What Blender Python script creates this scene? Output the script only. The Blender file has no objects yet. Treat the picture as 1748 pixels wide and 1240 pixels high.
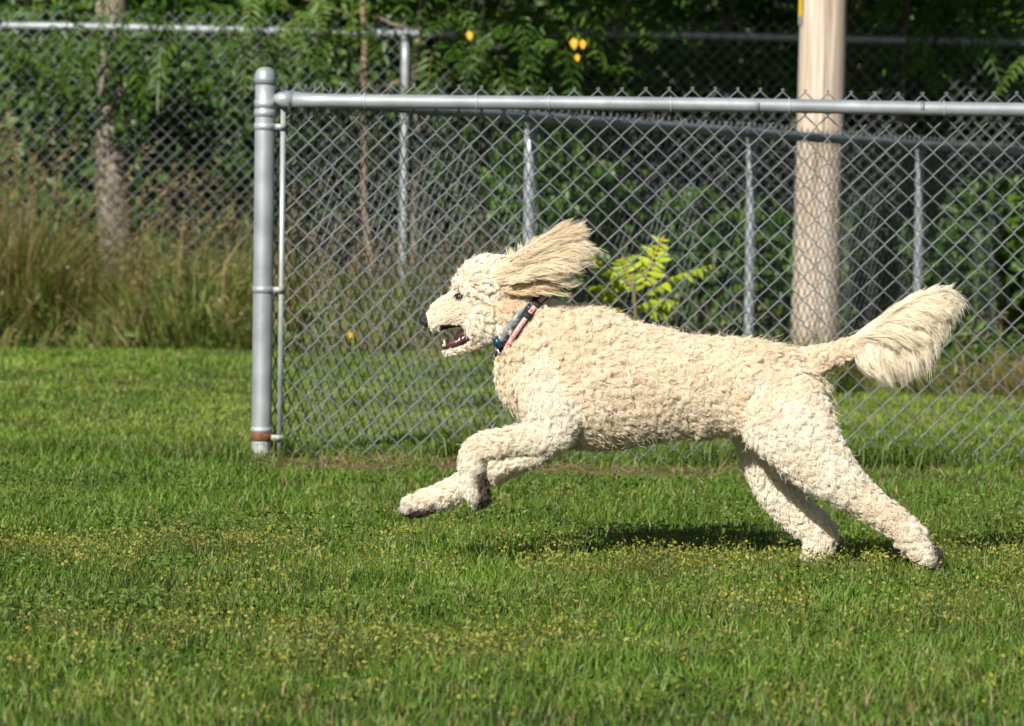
import bpy, bmesh, math
import numpy as np
from mathutils import Vector, Matrix, Quaternion
from mathutils.bvhtree import BVHTree
from mathutils.kdtree import KDTree

scene = bpy.context.scene
col = scene.collection
rng = np.random.default_rng(7)

# ------------------------------------------------------------------ camera
F_PX, H_CAM = 7000.0, 0.766
PITCH, ROLL = math.atan(255.0 / F_PX), math.radians(0.75)
_F = Vector((0, math.cos(PITCH), -math.sin(PITCH)))
_R0 = Vector((1, 0, 0)); _U0 = Vector((0, math.sin(PITCH), math.cos(PITCH)))
_R = _R0 * math.cos(ROLL) + _U0 * math.sin(ROLL)
_U = _U0 * math.cos(ROLL) - _R0 * math.sin(ROLL)
cam_d = bpy.data.cameras.new('camera'); cam = bpy.data.objects.new('camera', cam_d); col.objects.link(cam)
m = Matrix((_R, _U, -_F)).transposed().to_4x4(); m.translation = Vector((0, 0, H_CAM)); cam.matrix_world = m
cam_d.sensor_width = 36.0; cam_d.lens = 36.0 * F_PX / 1748.0
cam_d.clip_start = 0.1; cam_d.clip_end = 800
cam_d.dof.use_dof = True; cam_d.dof.focus_distance = 8.82; cam_d.dof.aperture_fstop = 9.5
scene.camera = cam

# ------------------------------------------------------------------ light
SUN_AZ, SUN_EL = math.radians(25), math.radians(32)       # sun behind the camera, to its left
world = bpy.data.worlds.new('World'); scene.world = world; world.use_nodes = True
wn = world.node_tree.nodes; wl = world.node_tree.links
sky = wn.new('ShaderNodeTexSky'); sky.sky_type = 'NISHITA'; sky.sun_disc = False
sky.sun_elevation = SUN_EL; sky.sun_rotation = math.radians(180) + SUN_AZ
wl.new(sky.outputs[0], wn['Background'].inputs[0]); wn['Background'].inputs[1].default_value = 0.05
sd = bpy.data.lights.new('sun', 'SUN'); sun = bpy.data.objects.new('sun', sd); col.objects.link(sun)
sd.energy = 4.9; sd.angle = math.radians(0.5); sd.color = (1.0, 0.955, 0.885)
ldir = Vector((math.sin(SUN_AZ) * math.cos(SUN_EL), math.cos(SUN_AZ) * math.cos(SUN_EL), -math.sin(SUN_EL)))
sun.rotation_euler = ldir.to_track_quat('-Z', 'Y').to_euler()
scene.view_settings.view_transform = 'Standard'; scene.view_settings.look = 'None'
scene.view_settings.gamma = 1; scene.view_settings.exposure = 0.55; scene.view_settings.use_curve_mapping = False
scene.render.engine = 'CYCLES'
scene.cycles.max_bounces = 7; scene.cycles.diffuse_bounces = 4; scene.cycles.transmission_bounces = 4
scene.cycles.use_denoising = True
try: scene.cycles_curves.shape = 'RIBBONS'
except Exception: pass

# ------------------------------------------------------------------ helpers
CAMP = np.array((0, 0, H_CAM)); FV = np.array(_F); RV = np.array(_R); UV = np.array(_U)
def P(px, py, Y):
    """point on the plane y = Y that the photograph shows at pixel (px, py)"""
    px = np.asarray(px, float); py = np.asarray(py, float); Y = np.asarray(Y, float)
    d = FV + ((px - 874) / F_PX)[..., None] * RV - ((py - 620) / F_PX)[..., None] * UV
    return CAMP + d * (Y / d[..., 1])[..., None]
def project(p):
    q = p - CAMP; z = q @ FV
    return np.stack([874 + F_PX * (q @ RV) / z, 620 - F_PX * (q @ UV) / z], -1)

_tab = np.random.default_rng(3).random((8, 256, 256))
def vnoise(x, y, scale=1.0, k=0):
    x = np.asarray(x) / scale + 57.3; y = np.asarray(y) / scale + 91.7
    xi = np.floor(x).astype(int); yi = np.floor(y).astype(int); fx = x - xi; fy = y - yi
    fx = fx * fx * (3 - 2 * fx); fy = fy * fy * (3 - 2 * fy); t = _tab[k]
    a = t[xi % 256, yi % 256]; b = t[(xi + 1) % 256, yi % 256]; c = t[xi % 256, (yi + 1) % 256]; d = t[(xi + 1) % 256, (yi + 1) % 256]
    return (a * (1 - fx) + b * fx) * (1 - fy) + (c * (1 - fx) + d * fx) * fy
def fbm(x, y, s, k=0): return .55 * vnoise(x, y, s, k) + .3 * vnoise(x, y, s / 2.1, k + 1) + .15 * vnoise(x, y, s / 4.3, k + 2)
def sstep(a, b, x): t = np.clip((x - a) / (b - a), 0, 1); return t * t * (3 - 2 * t)

def norm(v): return v / np.maximum(np.linalg.norm(v, axis=-1, keepdims=True), 1e-9)

def tri_mesh(name, verts, tris, colr=None, smooth=False):
    me = bpy.data.meshes.new(name); nv, nt = len(verts), len(tris)
    me.vertices.add(nv); me.vertices.foreach_set('co', np.ascontiguousarray(verts, np.float32).ravel())
    me.loops.add(nt * 3); me.loops.foreach_set('vertex_index', np.ascontiguousarray(tris, np.int32).ravel())
    me.polygons.add(nt); me.polygons.foreach_set('loop_start', np.arange(nt, dtype=np.int32) * 3)
    if smooth: me.polygons.foreach_set('use_smooth', np.ones(nt, bool))
    me.update(calc_edges=True)
    if colr is not None:
        a = me.attributes.new('col', 'FLOAT_COLOR', 'POINT')
        c4 = np.ones((nv, 4), np.float32); c4[:, :3] = colr; a.data.foreach_set('color', c4.ravel())
    return me
def link(name, data, parent=None, mat=None):
    o = bpy.data.objects.new(name, data); col.objects.link(o)
    if parent is not None: o.parent = parent
    if mat is not None and data is not None and not len(data.materials): data.materials.append(mat)
    return o
def tag(o, label=None, cat=None, group=None, kind=None):
    if label: o['label'] = label
    if cat: o['category'] = cat
    if group: o['group'] = group
    if kind: o['kind'] = kind
    return o
def empty(name, loc=(0, 0, 0), rz=0, label=None, cat=None, group=None):
    o = bpy.data.objects.new(name, None); col.objects.link(o); o.location = loc; o.rotation_euler = (0, 0, rz)
    o.empty_display_size = .1
    return tag(o, label, cat, group)

class MB:
    """collects tubes, lathes and boxes into one triangle mesh"""
    def __init__(s): s.v = []; s.t = []; s.c = []; s.n = 0
    def add(s, v, t, c=None):
        s.v.append(np.asarray(v, float)); s.t.append(np.asarray(t, int) + s.n); s.n += len(v)
        s.c.append(np.tile(np.array((1, 1, 1) if c is None else c, float), (len(v), 1)) if np.ndim(c) < 2 else np.asarray(c, float))
    def tube(s, path, rad, sides=8, cap=True, c=None):
        path = np.asarray(path, float); n = len(path); rad = np.broadcast_to(np.asarray(rad, float), (n,))
        tan = norm(np.gradient(path, axis=0)); ref = np.array((0, 0, 1.0)) if abs(tan[0][2]) < .9 else np.array((1.0, 0, 0))
        u = np.cross(tan, ref); bad = np.linalg.norm(u, axis=1) < .05; u[bad] = np.cross(tan[bad], (0, 1.0, 0)); u = norm(u); w = np.cross(tan, u)
        for i in range(1, n):                      # carry the frame along
            x = u[i - 1] - tan[i] * (u[i - 1] @ tan[i]); u[i] = x / np.linalg.norm(x); w[i] = np.cross(tan[i], u[i])
        a = np.linspace(0, 2 * math.pi, sides, endpoint=False)
        ring = path[:, None] + rad[:, None, None] * (np.cos(a)[None, :, None] * u[:, None] + np.sin(a)[None, :, None] * w[:, None])
        v = ring.reshape(-1, 3); t = []
        i = np.arange(n - 1)[:, None] * sides; k = np.arange(sides)[None]; k2 = (k + 1) % sides
        A, B, C, D = i + k, i + k2, i + sides + k, i + sides + k2
        t = np.concatenate([np.stack([A, C, B], -1).reshape(-1, 3), np.stack([B, C, D], -1).reshape(-1, 3)])
        if cap:
            v = np.concatenate([v, path[:1], path[-1:]]); kk = np.arange(sides); k2 = (kk + 1) % sides
            t = np.concatenate([t, np.stack([kk, k2, np.full(sides, n * sides)], -1), np.stack([(n - 1) * sides + k2, (n - 1) * sides + kk, np.full(sides, n * sides + 1)], -1)])
        s.add(v, t, c); return s
    def box(s, c, d, M=None, col_=None):
        v = np.array([(x, y, z) for x in (-.5, .5) for y in (-.5, .5) for z in (-.5, .5)]) * np.asarray(d)
        if M is not None: v = v @ np.asarray(M).T
        q = [(0, 1, 3, 2), (4, 6, 7, 5), (0, 4, 5, 1), (2, 3, 7, 6), (0, 2, 6, 4), (1, 5, 7, 3)]
        s.add(v + np.asarray(c), [t for f in q for t in ((f[0], f[1], f[2]), (f[0], f[2], f[3]))], col_); return s
    def build(s, name, mat, parent=None, smooth=True):
        me = tri_mesh(name, np.concatenate(s.v), np.concatenate(s.t), np.concatenate(s.c), smooth)
        return link(name, me, parent, mat)

# ------------------------------------------------------------------ materials
def new_mat(name):
    mt = bpy.data.materials.new(name); mt.use_nodes = True; nt = mt.node_tree
    return mt, nt, nt.nodes['Principled BSDF']
def nd(nt, typ, **kw):
    n = nt.nodes.new(typ)
    for k, v in kw.items(): setattr(n, k, v)
    return n
def mat_leaf(name, trans=.35, rough=.45, spec=.35, vary=.25, scale=9):
    mt, nt, b = new_mat(name)
    at = nd(nt, 'ShaderNodeAttribute', attribute_name='col'); geo = nd(nt, 'ShaderNodeNewGeometry')
    no = nd(nt, 'ShaderNodeTexNoise'); no.inputs['Scale'].default_value = scale; no.inputs['Detail'].default_value = 2
    nt.links.new(geo.outputs['Position'], no.inputs['Vector'])
    mr = nd(nt, 'ShaderNodeMapRange'); mr.inputs[1].default_value = .3; mr.inputs[2].default_value = .7; mr.inputs[3].default_value = 1 - vary; mr.inputs[4].default_value = 1 + vary
    nt.links.new(no.outputs['Fac'], mr.inputs[0])
    mx = nd(nt, 'ShaderNodeVectorMath', operation='SCALE'); nt.links.new(at.outputs['Color'], mx.inputs[0]); nt.links.new(mr.outputs[0], mx.inputs['Scale'])
    nt.links.new(mx.outputs[0], b.inputs['Base Color']); b.inputs['Roughness'].default_value = rough; b.inputs['Specular IOR Level'].default_value = spec
    tr = nd(nt, 'ShaderNodeBsdfTranslucent'); mt2 = nd(nt, 'ShaderNodeVectorMath', operation='MULTIPLY'); mt2.inputs[1].default_value = (1.15, 1.2, .55)
    nt.links.new(mx.outputs[0], mt2.inputs[0]); nt.links.new(mt2.outputs[0], tr.inputs['Color'])
    ms = nd(nt, 'ShaderNodeMixShader'); ms.inputs[0].default_value = trans
    nt.links.new(b.outputs[0], ms.inputs[1]); nt.links.new(tr.outputs[0], ms.inputs[2]); nt.links.new(ms.outputs[0], nt.nodes['Material Output'].inputs[0])
    return mt
def mat_noise(name, c1, c2, scale=6, rough=.8, metal=0, spec=.4, stretch=(1, 1, 1), bump=0, bscale=40, attr=False, detail=5):
    mt, nt, b = new_mat(name)
    tc = nd(nt, 'ShaderNodeTexCoord'); mp = nd(nt, 'ShaderNodeMapping'); mp.inputs['Scale'].default_value = stretch
    nt.links.new(tc.outputs['Object'], mp.inputs[0]); no = nd(nt, 'ShaderNodeTexNoise'); no.inputs['Scale'].default_value = scale; no.inputs['Detail'].default_value = detail
    nt.links.new(mp.outputs[0], no.inputs['Vector']); cr = nd(nt, 'ShaderNodeValToRGB')
    cr.color_ramp.elements[0].color = (*c1, 1); cr.color_ramp.elements[1].color = (*c2, 1); cr.color_ramp.elements[0].position = .35; cr.color_ramp.elements[1].position = .68
    nt.links.new(no.outputs['Fac'], cr.inputs[0]); out = cr.outputs[0]
    if attr:
        at = nd(nt, 'ShaderNodeAttribute', attribute_name='col'); mm = nd(nt, 'ShaderNodeVectorMath', operation='MULTIPLY')
        nt.links.new(out, mm.inputs[0]); nt.links.new(at.outputs['Color'], mm.inputs[1]); out = mm.outputs[0]
    nt.links.new(out, b.inputs['Base Color']); b.inputs['Roughness'].default_value = rough; b.inputs['Metallic'].default_value = metal; b.inputs['Specular IOR Level'].default_value = spec
    if bump:
        n2 = nd(nt, 'ShaderNodeTexNoise'); n2.inputs['Scale'].default_value = bscale; n2.inputs['Detail'].default_value = 4; nt.links.new(mp.outputs[0], n2.inputs['Vector'])
        bp = nd(nt, 'ShaderNodeBump'); bp.inputs['Strength'].default_value = bump; bp.inputs['Distance'].default_value = .01; nt.links.new(n2.outputs['Fac'], bp.inputs['Height']); nt.links.new(bp.outputs[0], b.inputs['Normal'])
    return mt

M_GRASS = mat_leaf('grass_blades', .33, .5, .3, .22, 5)
M_LEAF = mat_leaf('leaves', .35, .42, .4, .2, 3)
M_GROUND = mat_noise('ground_soil', (.55, .55, .55), (1.25, 1.2, 1.1), 30, .95, attr=True, bump=.6, bscale=60)
M_BANK = mat_noise('dark_backdrop', (.012, .014, .007), (.03, .032, .014), 2.5, 1, bump=.5)
M_BARK = mat_noise('grey_bark', (.11, .095, .08), (.26, .23, .19), 14, .9, stretch=(1, 1, .25), bump=.9, bscale=25, attr=True)
M_GALV = mat_noise('galvanised_steel', (.25, .275, .29), (.36, .39, .40), 12, .48, .35, .45, attr=True, bump=.06, bscale=80)
M_WIRE = mat_noise('galvanised_wire', (.125, .135, .138), (.21, .225, .222), 5, .55, .3, .4)
M_RUST = mat_noise('rusty_steel', (.10, .035, .018), (.22, .085, .04), 40, .85, .1, bump=.4)
M_POLE = mat_noise('weathered_pole_wood', (.36, .28, .20), (.60, .52, .43), 7, .88, stretch=(7, 7, .3), bump=.6, bscale=14, detail=9)
_nt = M_POLE.node_tree; _tc = nd(_nt, 'ShaderNodeTexCoord'); _mp = nd(_nt, 'ShaderNodeMapping'); _mp.inputs['Scale'].default_value = (26, 26, .55); _nt.links.new(_tc.outputs['Object'], _mp.inputs[0])
_n = nd(_nt, 'ShaderNodeTexNoise'); _n.inputs['Scale'].default_value = 2.2; _n.inputs['Detail'].default_value = 6; _nt.links.new(_mp.outputs[0], _n.inputs['Vector'])
_cr = nd(_nt, 'ShaderNodeValToRGB'); _cr.color_ramp.elements[0].position = .30; _cr.color_ramp.elements[0].color = (.30, .25, .21, 1); _cr.color_ramp.elements[1].position = .40; _cr.color_ramp.elements[1].color = (1, 1, 1, 1); _nt.links.new(_n.outputs['Fac'], _cr.inputs[0])
_b = _nt.nodes['Principled BSDF']; _old = _b.inputs['Base Color'].links[0].from_socket; _mm = nd(_nt, 'ShaderNodeVectorMath', operation='MULTIPLY'); _nt.links.new(_old, _mm.inputs[0]); _nt.links.new(_cr.outputs[0], _mm.inputs[1]); _nt.links.new(_mm.outputs[0], _b.inputs['Base Color'])
M_BLACKN = mat_noise('black_nylon', (.008, .008, .009), (.022, .022, .024), 300, .6, bump=.3, bscale=500)
def flat_mat(name, c, rough=.5, metal=0, spec=.5): return mat_noise(name, tuple(x * .88 for x in c), tuple(min(1, x * 1.1) for x in c), 60, rough, metal, spec)

def mat_fur(name):
    mt, nt, b = new_mat(name)
    at = nd(nt, 'ShaderNodeAttribute', attribute_name='col')
    df = nd(nt, 'ShaderNodeBsdfDiffuse'); tr = nd(nt, 'ShaderNodeBsdfTranslucent'); gl = nd(nt, 'ShaderNodeBsdfAnisotropic'); gl.inputs['Roughness'].default_value = .45
    gl.inputs['Color'].default_value = (.9, .85, .75, 1)
    nt.links.new(at.outputs['Color'], df.inputs[0]); nt.links.new(at.outputs['Color'], tr.inputs[0])
    m1 = nd(nt, 'ShaderNodeMixShader'); m1.inputs[0].default_value = .25; nt.links.new(df.outputs[0], m1.inputs[1]); nt.links.new(tr.outputs[0], m1.inputs[2])
    m2 = nd(nt, 'ShaderNodeMixShader'); m2.inputs[0].default_value = .07; nt.links.new(m1.outputs[0], m2.inputs[1]); nt.links.new(gl.outputs[0], m2.inputs[2])
    nt.links.new(m2.outputs[0], nt.nodes['Material Output'].inputs[0]); return mt
M_FUR = mat_fur('dog_fur')

# ------------------------------------------------------------------ plants: blade and leaf builders
def blades(base, length, width, az, lean, colr, droop=.35, tipcol=None):
    """curved grass blades: five vertices, three triangles each"""
    n = len(base); d = np.stack([np.cos(az), np.sin(az), np.zeros(n)], 1); fa = az + math.pi / 2 + rng.normal(0, .7, n)
    s = np.stack([np.cos(fa), np.sin(fa), np.zeros(n)], 1) * (width / 2)[:, None]; up = np.array((0, 0, 1.0))
    h1 = length * .55; mid = base + up * (h1 * np.cos(lean))[:, None] + d * (h1 * np.sin(lean))[:, None]
    l2 = lean + droop; h2 = length * .45; tip = mid + up * (h2 * np.cos(l2))[:, None] + d * (h2 * np.sin(l2))[:, None]
    v = np.stack([base - s, base + s, mid - s * .8, mid + s * .8, tip], 1).reshape(-1, 3)
    i = np.arange(n)[:, None, None] * 5; t = (i + np.array([[0, 1, 3], [0, 3, 2], [2, 3, 4]])[None]).reshape(-1, 3)
    c = np.repeat(colr[:, None], 5, 1); c[:, :2] *= .8
    if tipcol is not None: c[:, 4] = tipcol
    return v, t, c.reshape(-1, 3)
def leaves(base, d, nrm, L, W, colr, fold=.25):
    """pointed oval leaves: six vertices, four triangles each"""
    n = len(base); d = norm(d); s = norm(np.cross(d, nrm)); u = np.cross(s, d)
    L = L[:, None]; W = W[:, None] / 2
    a = base + d * L * .33; b = base + d * L * .68 - u * L * .04; tip = base + d * L - u * L * .12; f = u * W * fold * 2
    v = np.stack([base, a - s * W + f, b - s * W * .75 + f * .7, tip, b + s * W * .75 + f * .7, a + s * W + f], 1).reshape(-1, 3)
    i = np.arange(n)[:, None, None] * 6; t = (i + np.array([[0, 3, 2], [0, 2, 1], [0, 5, 4], [0, 4, 3]])[None]).reshape(-1, 3)
    return v, t, np.repeat(colr[:, None], 6, 1).reshape(-1, 3)
def compound(base, d, L, colr, pairs=9, droop=.5, lw=.02, ll=.085):
    """pinnate leaves: a drooping stalk with pairs of narrow leaflets"""
    M = len(base); d = norm(d); side = norm(np.cross(d, np.array((0, 0, 1.0)) + rng.normal(0, .25, (M, 3))))
    t = np.linspace(.16, 1, pairs)
    down = np.array((0, 0, -1.0))
    pos = base[:, None] + d[:, None] * (L[:, None] * t)[..., None] + down * (droop * L[:, None] * t ** 2)[..., None]
    tang = norm(d[:, None] + down * (2 * droop * t)[None, :, None]); up = norm(np.cross(side[:, None] + 0 * tang, tang))
    size = np.sin(np.clip(t * .9 + .12, 0, 1) * math.pi) ** .5
    V, T, C = [], [], []; off = 0
    for sg in (-1, 1):
        dd = norm(side[:, None] * sg + tang * .45 + down * .35 + rng.normal(0, .14, pos.shape))
        jit = rng.uniform(.8, 1.15, pos.shape[:2]); LL = (ll * size[None] * jit * (L[:, None] / .4)); WW = lw * size[None] * jit * (L[:, None] / .4) ** .5
        cc = colr[:, None] * rng.uniform(.82, 1.18, (*pos.shape[:2], 1))
        v, tt, c = leaves(pos.reshape(-1, 3), dd.reshape(-1, 3), (up + rng.normal(0, .2, pos.shape)).reshape(-1, 3), LL.ravel(), WW.ravel(), cc.reshape(-1, 3))
        V.append(v); T.append(tt + off); C.append(c); off += len(v)
    # the stalk: a thin two-sided ribbon
    u = side[:, None] * .003; a = pos - u; b = pos + u; q = np.stack([a, b], 2).reshape(M, -1, 3)
    k = np.arange(pairs - 1) * 2; tri = np.concatenate([np.stack([k, k + 1, k + 3], 1), np.stack([k, k + 3, k + 2], 1)])
    T.append((np.arange(M)[:, None, None] * pairs * 2 + tri[None]).reshape(-1, 3) + off); V.append(q.reshape(-1, 3))
    C.append(np.repeat((colr * np.array((1.3, .8, .7)))[:, None], pairs * 2, 1).reshape(-1, 3))
    return np.concatenate(V), np.concatenate(T), np.concatenate(C)
class VM:
    def __init__(s): s.a = []; s.n = 0
    def add(s, vtc):
        v, t, c = vtc; s.a.append((v, t + s.n, c)); s.n += len(v); return s
    def build(s, name, mat, parent=None, smooth=False):
        return link(name, tri_mesh(name, *(np.concatenate([x[i] for x in s.a]) for i in range(3)), smooth), parent, mat)
def mixc(a, b, t): return np.asarray(a)[None] * (1 - t[:, None]) + np.asarray(b)[None] * t[:, None]

# ------------------------------------------------------------------ ground
def gz(x, y): return .03 * (fbm(x, y, .9, 0) - .5) * sstep(4, 7, y) + .012 * (vnoise(x, y, .25, 4) - .5) + .06 * sstep(15, 20.4, y) * sstep(.9, -.2, np.asarray(x))
FENCE_Y = 12.5
def dirt_mask(x, y):
    a = np.exp(-((y - 12.24 - .05 * np.sin(x * 5)) / .22) ** 2) * sstep(-.85, -.55, x) * (.35 + .65 * (1 - sstep(.1, .9, x))) * sstep(.25, .6, vnoise(x, y, .22, 6) + .15)
    b = .5 * np.exp(-((y - 20.6) / .18) ** 2) * (x < 0) * sstep(.4, .7, vnoise(x, y, .6, 5))
    c = .6 * np.exp(-((x + .95) / .22) ** 2 - ((y - 13.2) / .4) ** 2)
    return np.clip(a + b + c, 0, 1)
xs = np.concatenate([[-400, -120, -40, -15, -7], np.linspace(-4.5, 4.5, 130), [7, 15, 40, 120, 400]])
ys = np.concatenate([[-300, -60, -15, 0, 3], np.linspace(5, 24, 230), [26, 30, 40, 60, 120, 500]])
gx, gy = np.meshgrid(xs, ys); g = gz(gx, gy); nx, ny = len(xs), len(ys)
i = (np.arange(ny - 1)[:, None] * nx + np.arange(nx - 1)[None]).ravel()
dm = dirt_mask(gx.ravel(), gy.ravel())
gc = mixc((.035, .042, .014), (.20, .13, .07), dm)
ground = link('ground', tri_mesh('ground', np.stack([gx.ravel(), gy.ravel(), g.ravel()], 1),
              np.concatenate([np.stack([i, i + 1, i + nx + 1], 1), np.stack([i, i + nx + 1, i + nx], 1)]), gc, True), None, M_GROUND)
tag(ground, 'flat grassy field under the lawn and the fences', kind='structure')
# added dark backdrop bank, keeps bright sky out of the foliage gaps
bx = np.linspace(-60, 60, 60); by = np.concatenate([np.linspace(29, 40, 14), [60]])
X, Y = np.meshgrid(bx, by); Z = 11 * sstep(29, 39, Y) + .5 * (vnoise(X, Y, 2.5, 2) - .5) - .2
i = (np.arange(len(by) - 1)[:, None] * 60 + np.arange(59)[None]).ravel()
bank = link('backdrop_bank', tri_mesh('backdrop_bank', np.stack([X.ravel(), Y.ravel(), Z.ravel()], 1), np.concatenate([np.stack([i, i + 1, i + 61], 1), np.stack([i, i + 61, i + 60], 1)]), None, True), None, M_BANK)
tag(bank, 'added dark backdrop bank behind the trees, blocking the sky', kind='structure')

# ------------------------------------------------------------------ lawn
def wedge(n_per, y0, y1, margin=.45, dens=None):
    """random ground points inside the strip the photograph can see, n_per per square metre"""
    w = .25 * y1 + 2 * margin; n = int(n_per * w * (y1 - y0)); y = rng.uniform(y0, y1, n); x = rng.uniform(-w / 2, w / 2, n)
    k = np.abs(x) < .125 * y + margin; x, y = x[k], y[k]
    if dens is not None: k = rng.random(len(x)) < dens(x, y); x, y = x[k], y[k]
    return x, y
lawn = VM()
for y0, y1, dn, wd in ((5.7, 7.2, 11500, .0030), (7.2, 9.0, 9800, .0032), (9.0, 11, 8000, .0036), (11, 13.5, 6000, .0042), (13.5, 17, 4300, .0052), (17, 21.3, 3300, .006)):
    x, y = wedge(dn, y0, y1, 1.25, lambda x, y: (1 - .92 * dirt_mask(x, y)) * np.where(np.abs(x) < .125 * y + .35, 1, .38)); n = len(x)
    patch = fbm(x, y, .55, 1); fine = vnoise(x, y, .12, 4); far = sstep(12.6, 14.5, y)
    ridge = np.exp(-((y - 12.55) / .28) ** 2) * (x < -.7)
    L = (.016 + .026 * patch + .014 * fine) * rng.uniform(.6, 1.35, n) * (1 - .25 * far) * (1 + .8 * ridge) * (1 - .5 * np.exp(-((y - 12.1) / .35) ** 2) * (x > -1.05))
    base = np.stack([x, y, gz(x, y) - .004], 1)
    yel = np.clip(.15 + .12 * far + .5 * far * sstep(.3, .7, vnoise(x, y, .8, 3)) + .5 * (fine - .5) + rng.normal(0, .22, n), 0, 1)
    c = mixc((.092, .180, .019), (.235, .310, .050), yel) * (.72 + .55 * patch)[:, None] * (1 - .25 * ridge)[:, None]
    dry = rng.random(n) < .05 + .10 * sstep(.55, .75, vnoise(x, y, .3, 7)) + .3 * dirt_mask(x, y); c[dry] = mixc((.30, .23, .11), (.22, .2, .08), rng.random(dry.sum()))
    az = rng.uniform(0, 2 * math.pi, n); lean = np.abs(rng.normal(.4, .4, n))
    lawn.add(blades(base, L, wd * rng.uniform(.55, 1.6, n), az, lean, c, .5))
# long unmown blades at the foot of the front fence
x = rng.uniform(-.85, 2.9, 9000); y = FENCE_Y + .03 + rng.normal(0, .07, 9000); k = rng.random(9000) < .25 + .75 * sstep(.45, .65, vnoise(x, y * 0, .25, 2)); x, y = x[k], y[k]; n = len(x)
L = rng.uniform(.03, .085, n) * (1 + .9 * sstep(.5, .75, vnoise(x, 0 * x, .3, 5)))
lawn.add(blades(np.stack([x, y, gz(x, y)], 1), L, rng.uniform(.003, .006, n), rng.uniform(0, 6.28, n), np.abs(rng.normal(.4, .35, n)), mixc((.07, .14, .02), (.18, .24, .05), rng.random(n)), .7))
lawn = lawn.build('lawn_grass', M_GRASS); tag(lawn, 'short mown green lawn grass covering the field', 'grass', kind='stuff')
# low yellow-flecked weeds scattered through the lawn
wd = VM()
def wdens(x, y):
    b = .85 * np.exp(-((y - 8.85 - .1 * np.sin(x * 3)) / .55) ** 2) + .75 * np.exp(-((y - 7.0) / .35) ** 2) * sstep(.6, -.3, x) + .45 * np.exp(-((y - 7.75) / .25) ** 2) * sstep(-.2, .4, x) + .12
    return np.clip(b * sstep(.3, .62, fbm(x, y, .4, 3)) * sstep(.35, .7, vnoise(x, y, .11, 6)), 0, 1)
x, y = wedge(15000, 5.9, 10.8, .4, wdens); n = len(x); z = gz(x, y) + rng.uniform(.015, .062, n)
a = rng.uniform(0, 6.28, n); d = np.stack([np.cos(a), np.sin(a), rng.normal(.5, .8, n)], 1)
kind = rng.random(n); c = np.where((kind < .38)[:, None], mixc((.26, .26, .035), (.35, .31, .06), rng.random(n)), np.where((kind < .88)[:, None], mixc((.17, .23, .035), (.24, .26, .06), rng.random(n)), mixc((.24, .19, .07), (.30, .23, .10), rng.random(n))))
wd.add(leaves(np.stack([x, y, z], 1), d, np.tile((0, 0, 1.0), (n, 1)) + rng.normal(0, .9, (n, 3)), rng.uniform(.005, .011, n), rng.uniform(.003, .007, n), c))
bs = np.stack([x, y, gz(x, y)], 1); wd.add(blades(bs, z - gz(x, y) + .003, np.full(n, .0022), a, np.abs(rng.normal(.1, .2, n)), mixc((.09, .15, .03), (.17, .2, .05), rng.random(n)), .2))
x, y = wedge(2600, 5.8, 11.6, .4, lambda x, y: sstep(.5, .7, fbm(x, y, .35, 5))); n = len(x)
wd.add(leaves(np.stack([x, y, gz(x, y) + rng.uniform(.006, .035, n)], 1), np.stack([rng.normal(0, 1, n), rng.normal(0, 1, n), rng.uniform(0, .8, n)], 1), np.tile((0, -.3, 1.0), (n, 1)) + rng.normal(0, .5, (n, 3)), rng.uniform(.008, .016, n), rng.uniform(.005, .010, n), mixc((.06, .125, .018), (.14, .20, .035), rng.random(n))))
wd = wd.build('lawn_weeds', M_GRASS); tag(wd, 'low weeds with tiny yellow flowers spread through the lawn', 'weeds', kind='stuff')
# dry straw lying under the fence
n = 2600; x = rng.uniform(-.8, 1.9, n); y = rng.normal(12.24, .19, n); k = rng.random(n) < np.clip(dirt_mask(x, y) * 1.3 + .15, 0, 1); x, y = x[k], y[k]; n = len(x)
st = VM().add(blades(np.stack([x, y, gz(x, y) + rng.uniform(.004, .02, n)], 1), rng.uniform(.03, .12, n), rng.uniform(.002, .004, n), rng.uniform(0, 6.28, n), rng.uniform(1.2, 1.6, n), mixc((.34, .25, .13), (.5, .4, .22), rng.random(n)), .05))
tag(st.build('dry_straw', M_GRASS), 'dry straw lying on the bare soil under the near fence', 'straw', kind='stuff')

# ------------------------------------------------------------------ chain-link fences
PITCH_D = .0705; HALF = PITCH_D / 2
def zigzag(h, phase, r, sides=5, spike=False):
    nseg = int(h / HALF); pts = []
    for k in range(nseg + 1):
        z = h - k * HALF; side = 1 if (k + phase) % 2 == 0 else -1; x = side * (HALF / 2 + .0012); yo = side * r * .9
        pts += [(x - side * .006, yo * .4, z + .006 if k else z + .004), (x, yo, z), (x - side * .006, yo * .4, z - .006)]
    if spike: pts = [(pts[0][0] + (.004 if phase == 0 else -.004), 0, h + .007)] + pts
    mb = MB(); mb.tube(pts, r, sides); return tri_mesh('wire', np.concatenate(mb.v), np.concatenate(mb.t), None, True)
def fabric(parent, a, b, z0, h, r, yo=0.0, name='wire', start=0):
    """woven wires from a to b (plan points); each wire is its own object"""
    a, b = np.array(a, float), np.array(b, float); L = np.linalg.norm(b - a); d = (b - a) / L; nrm = np.array((-d[1], d[0])); n = int(L / HALF)
    me = [zigzag(h, ph, r, spike=True) for ph in (0, 1)]
    for q in me: q.materials.append(M_WIRE)
    rz = math.atan2(d[1], d[0])
    for k in range(n):
        p = a + d * (k + .5) * HALF + nrm * (yo + .006 * math.sin(k * .17) + .003 * math.sin(k * .53))
        o = bpy.data.objects.new(name, me[(k + start) % 2]); col.objects.link(o); o.parent = parent
        o.location = (p[0], p[1], z0 + .004 * math.sin(k * .21)); o.rotation_euler = (.006 * math.sin(k * .11), .004 * math.sin(k * .23), rz)
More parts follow.
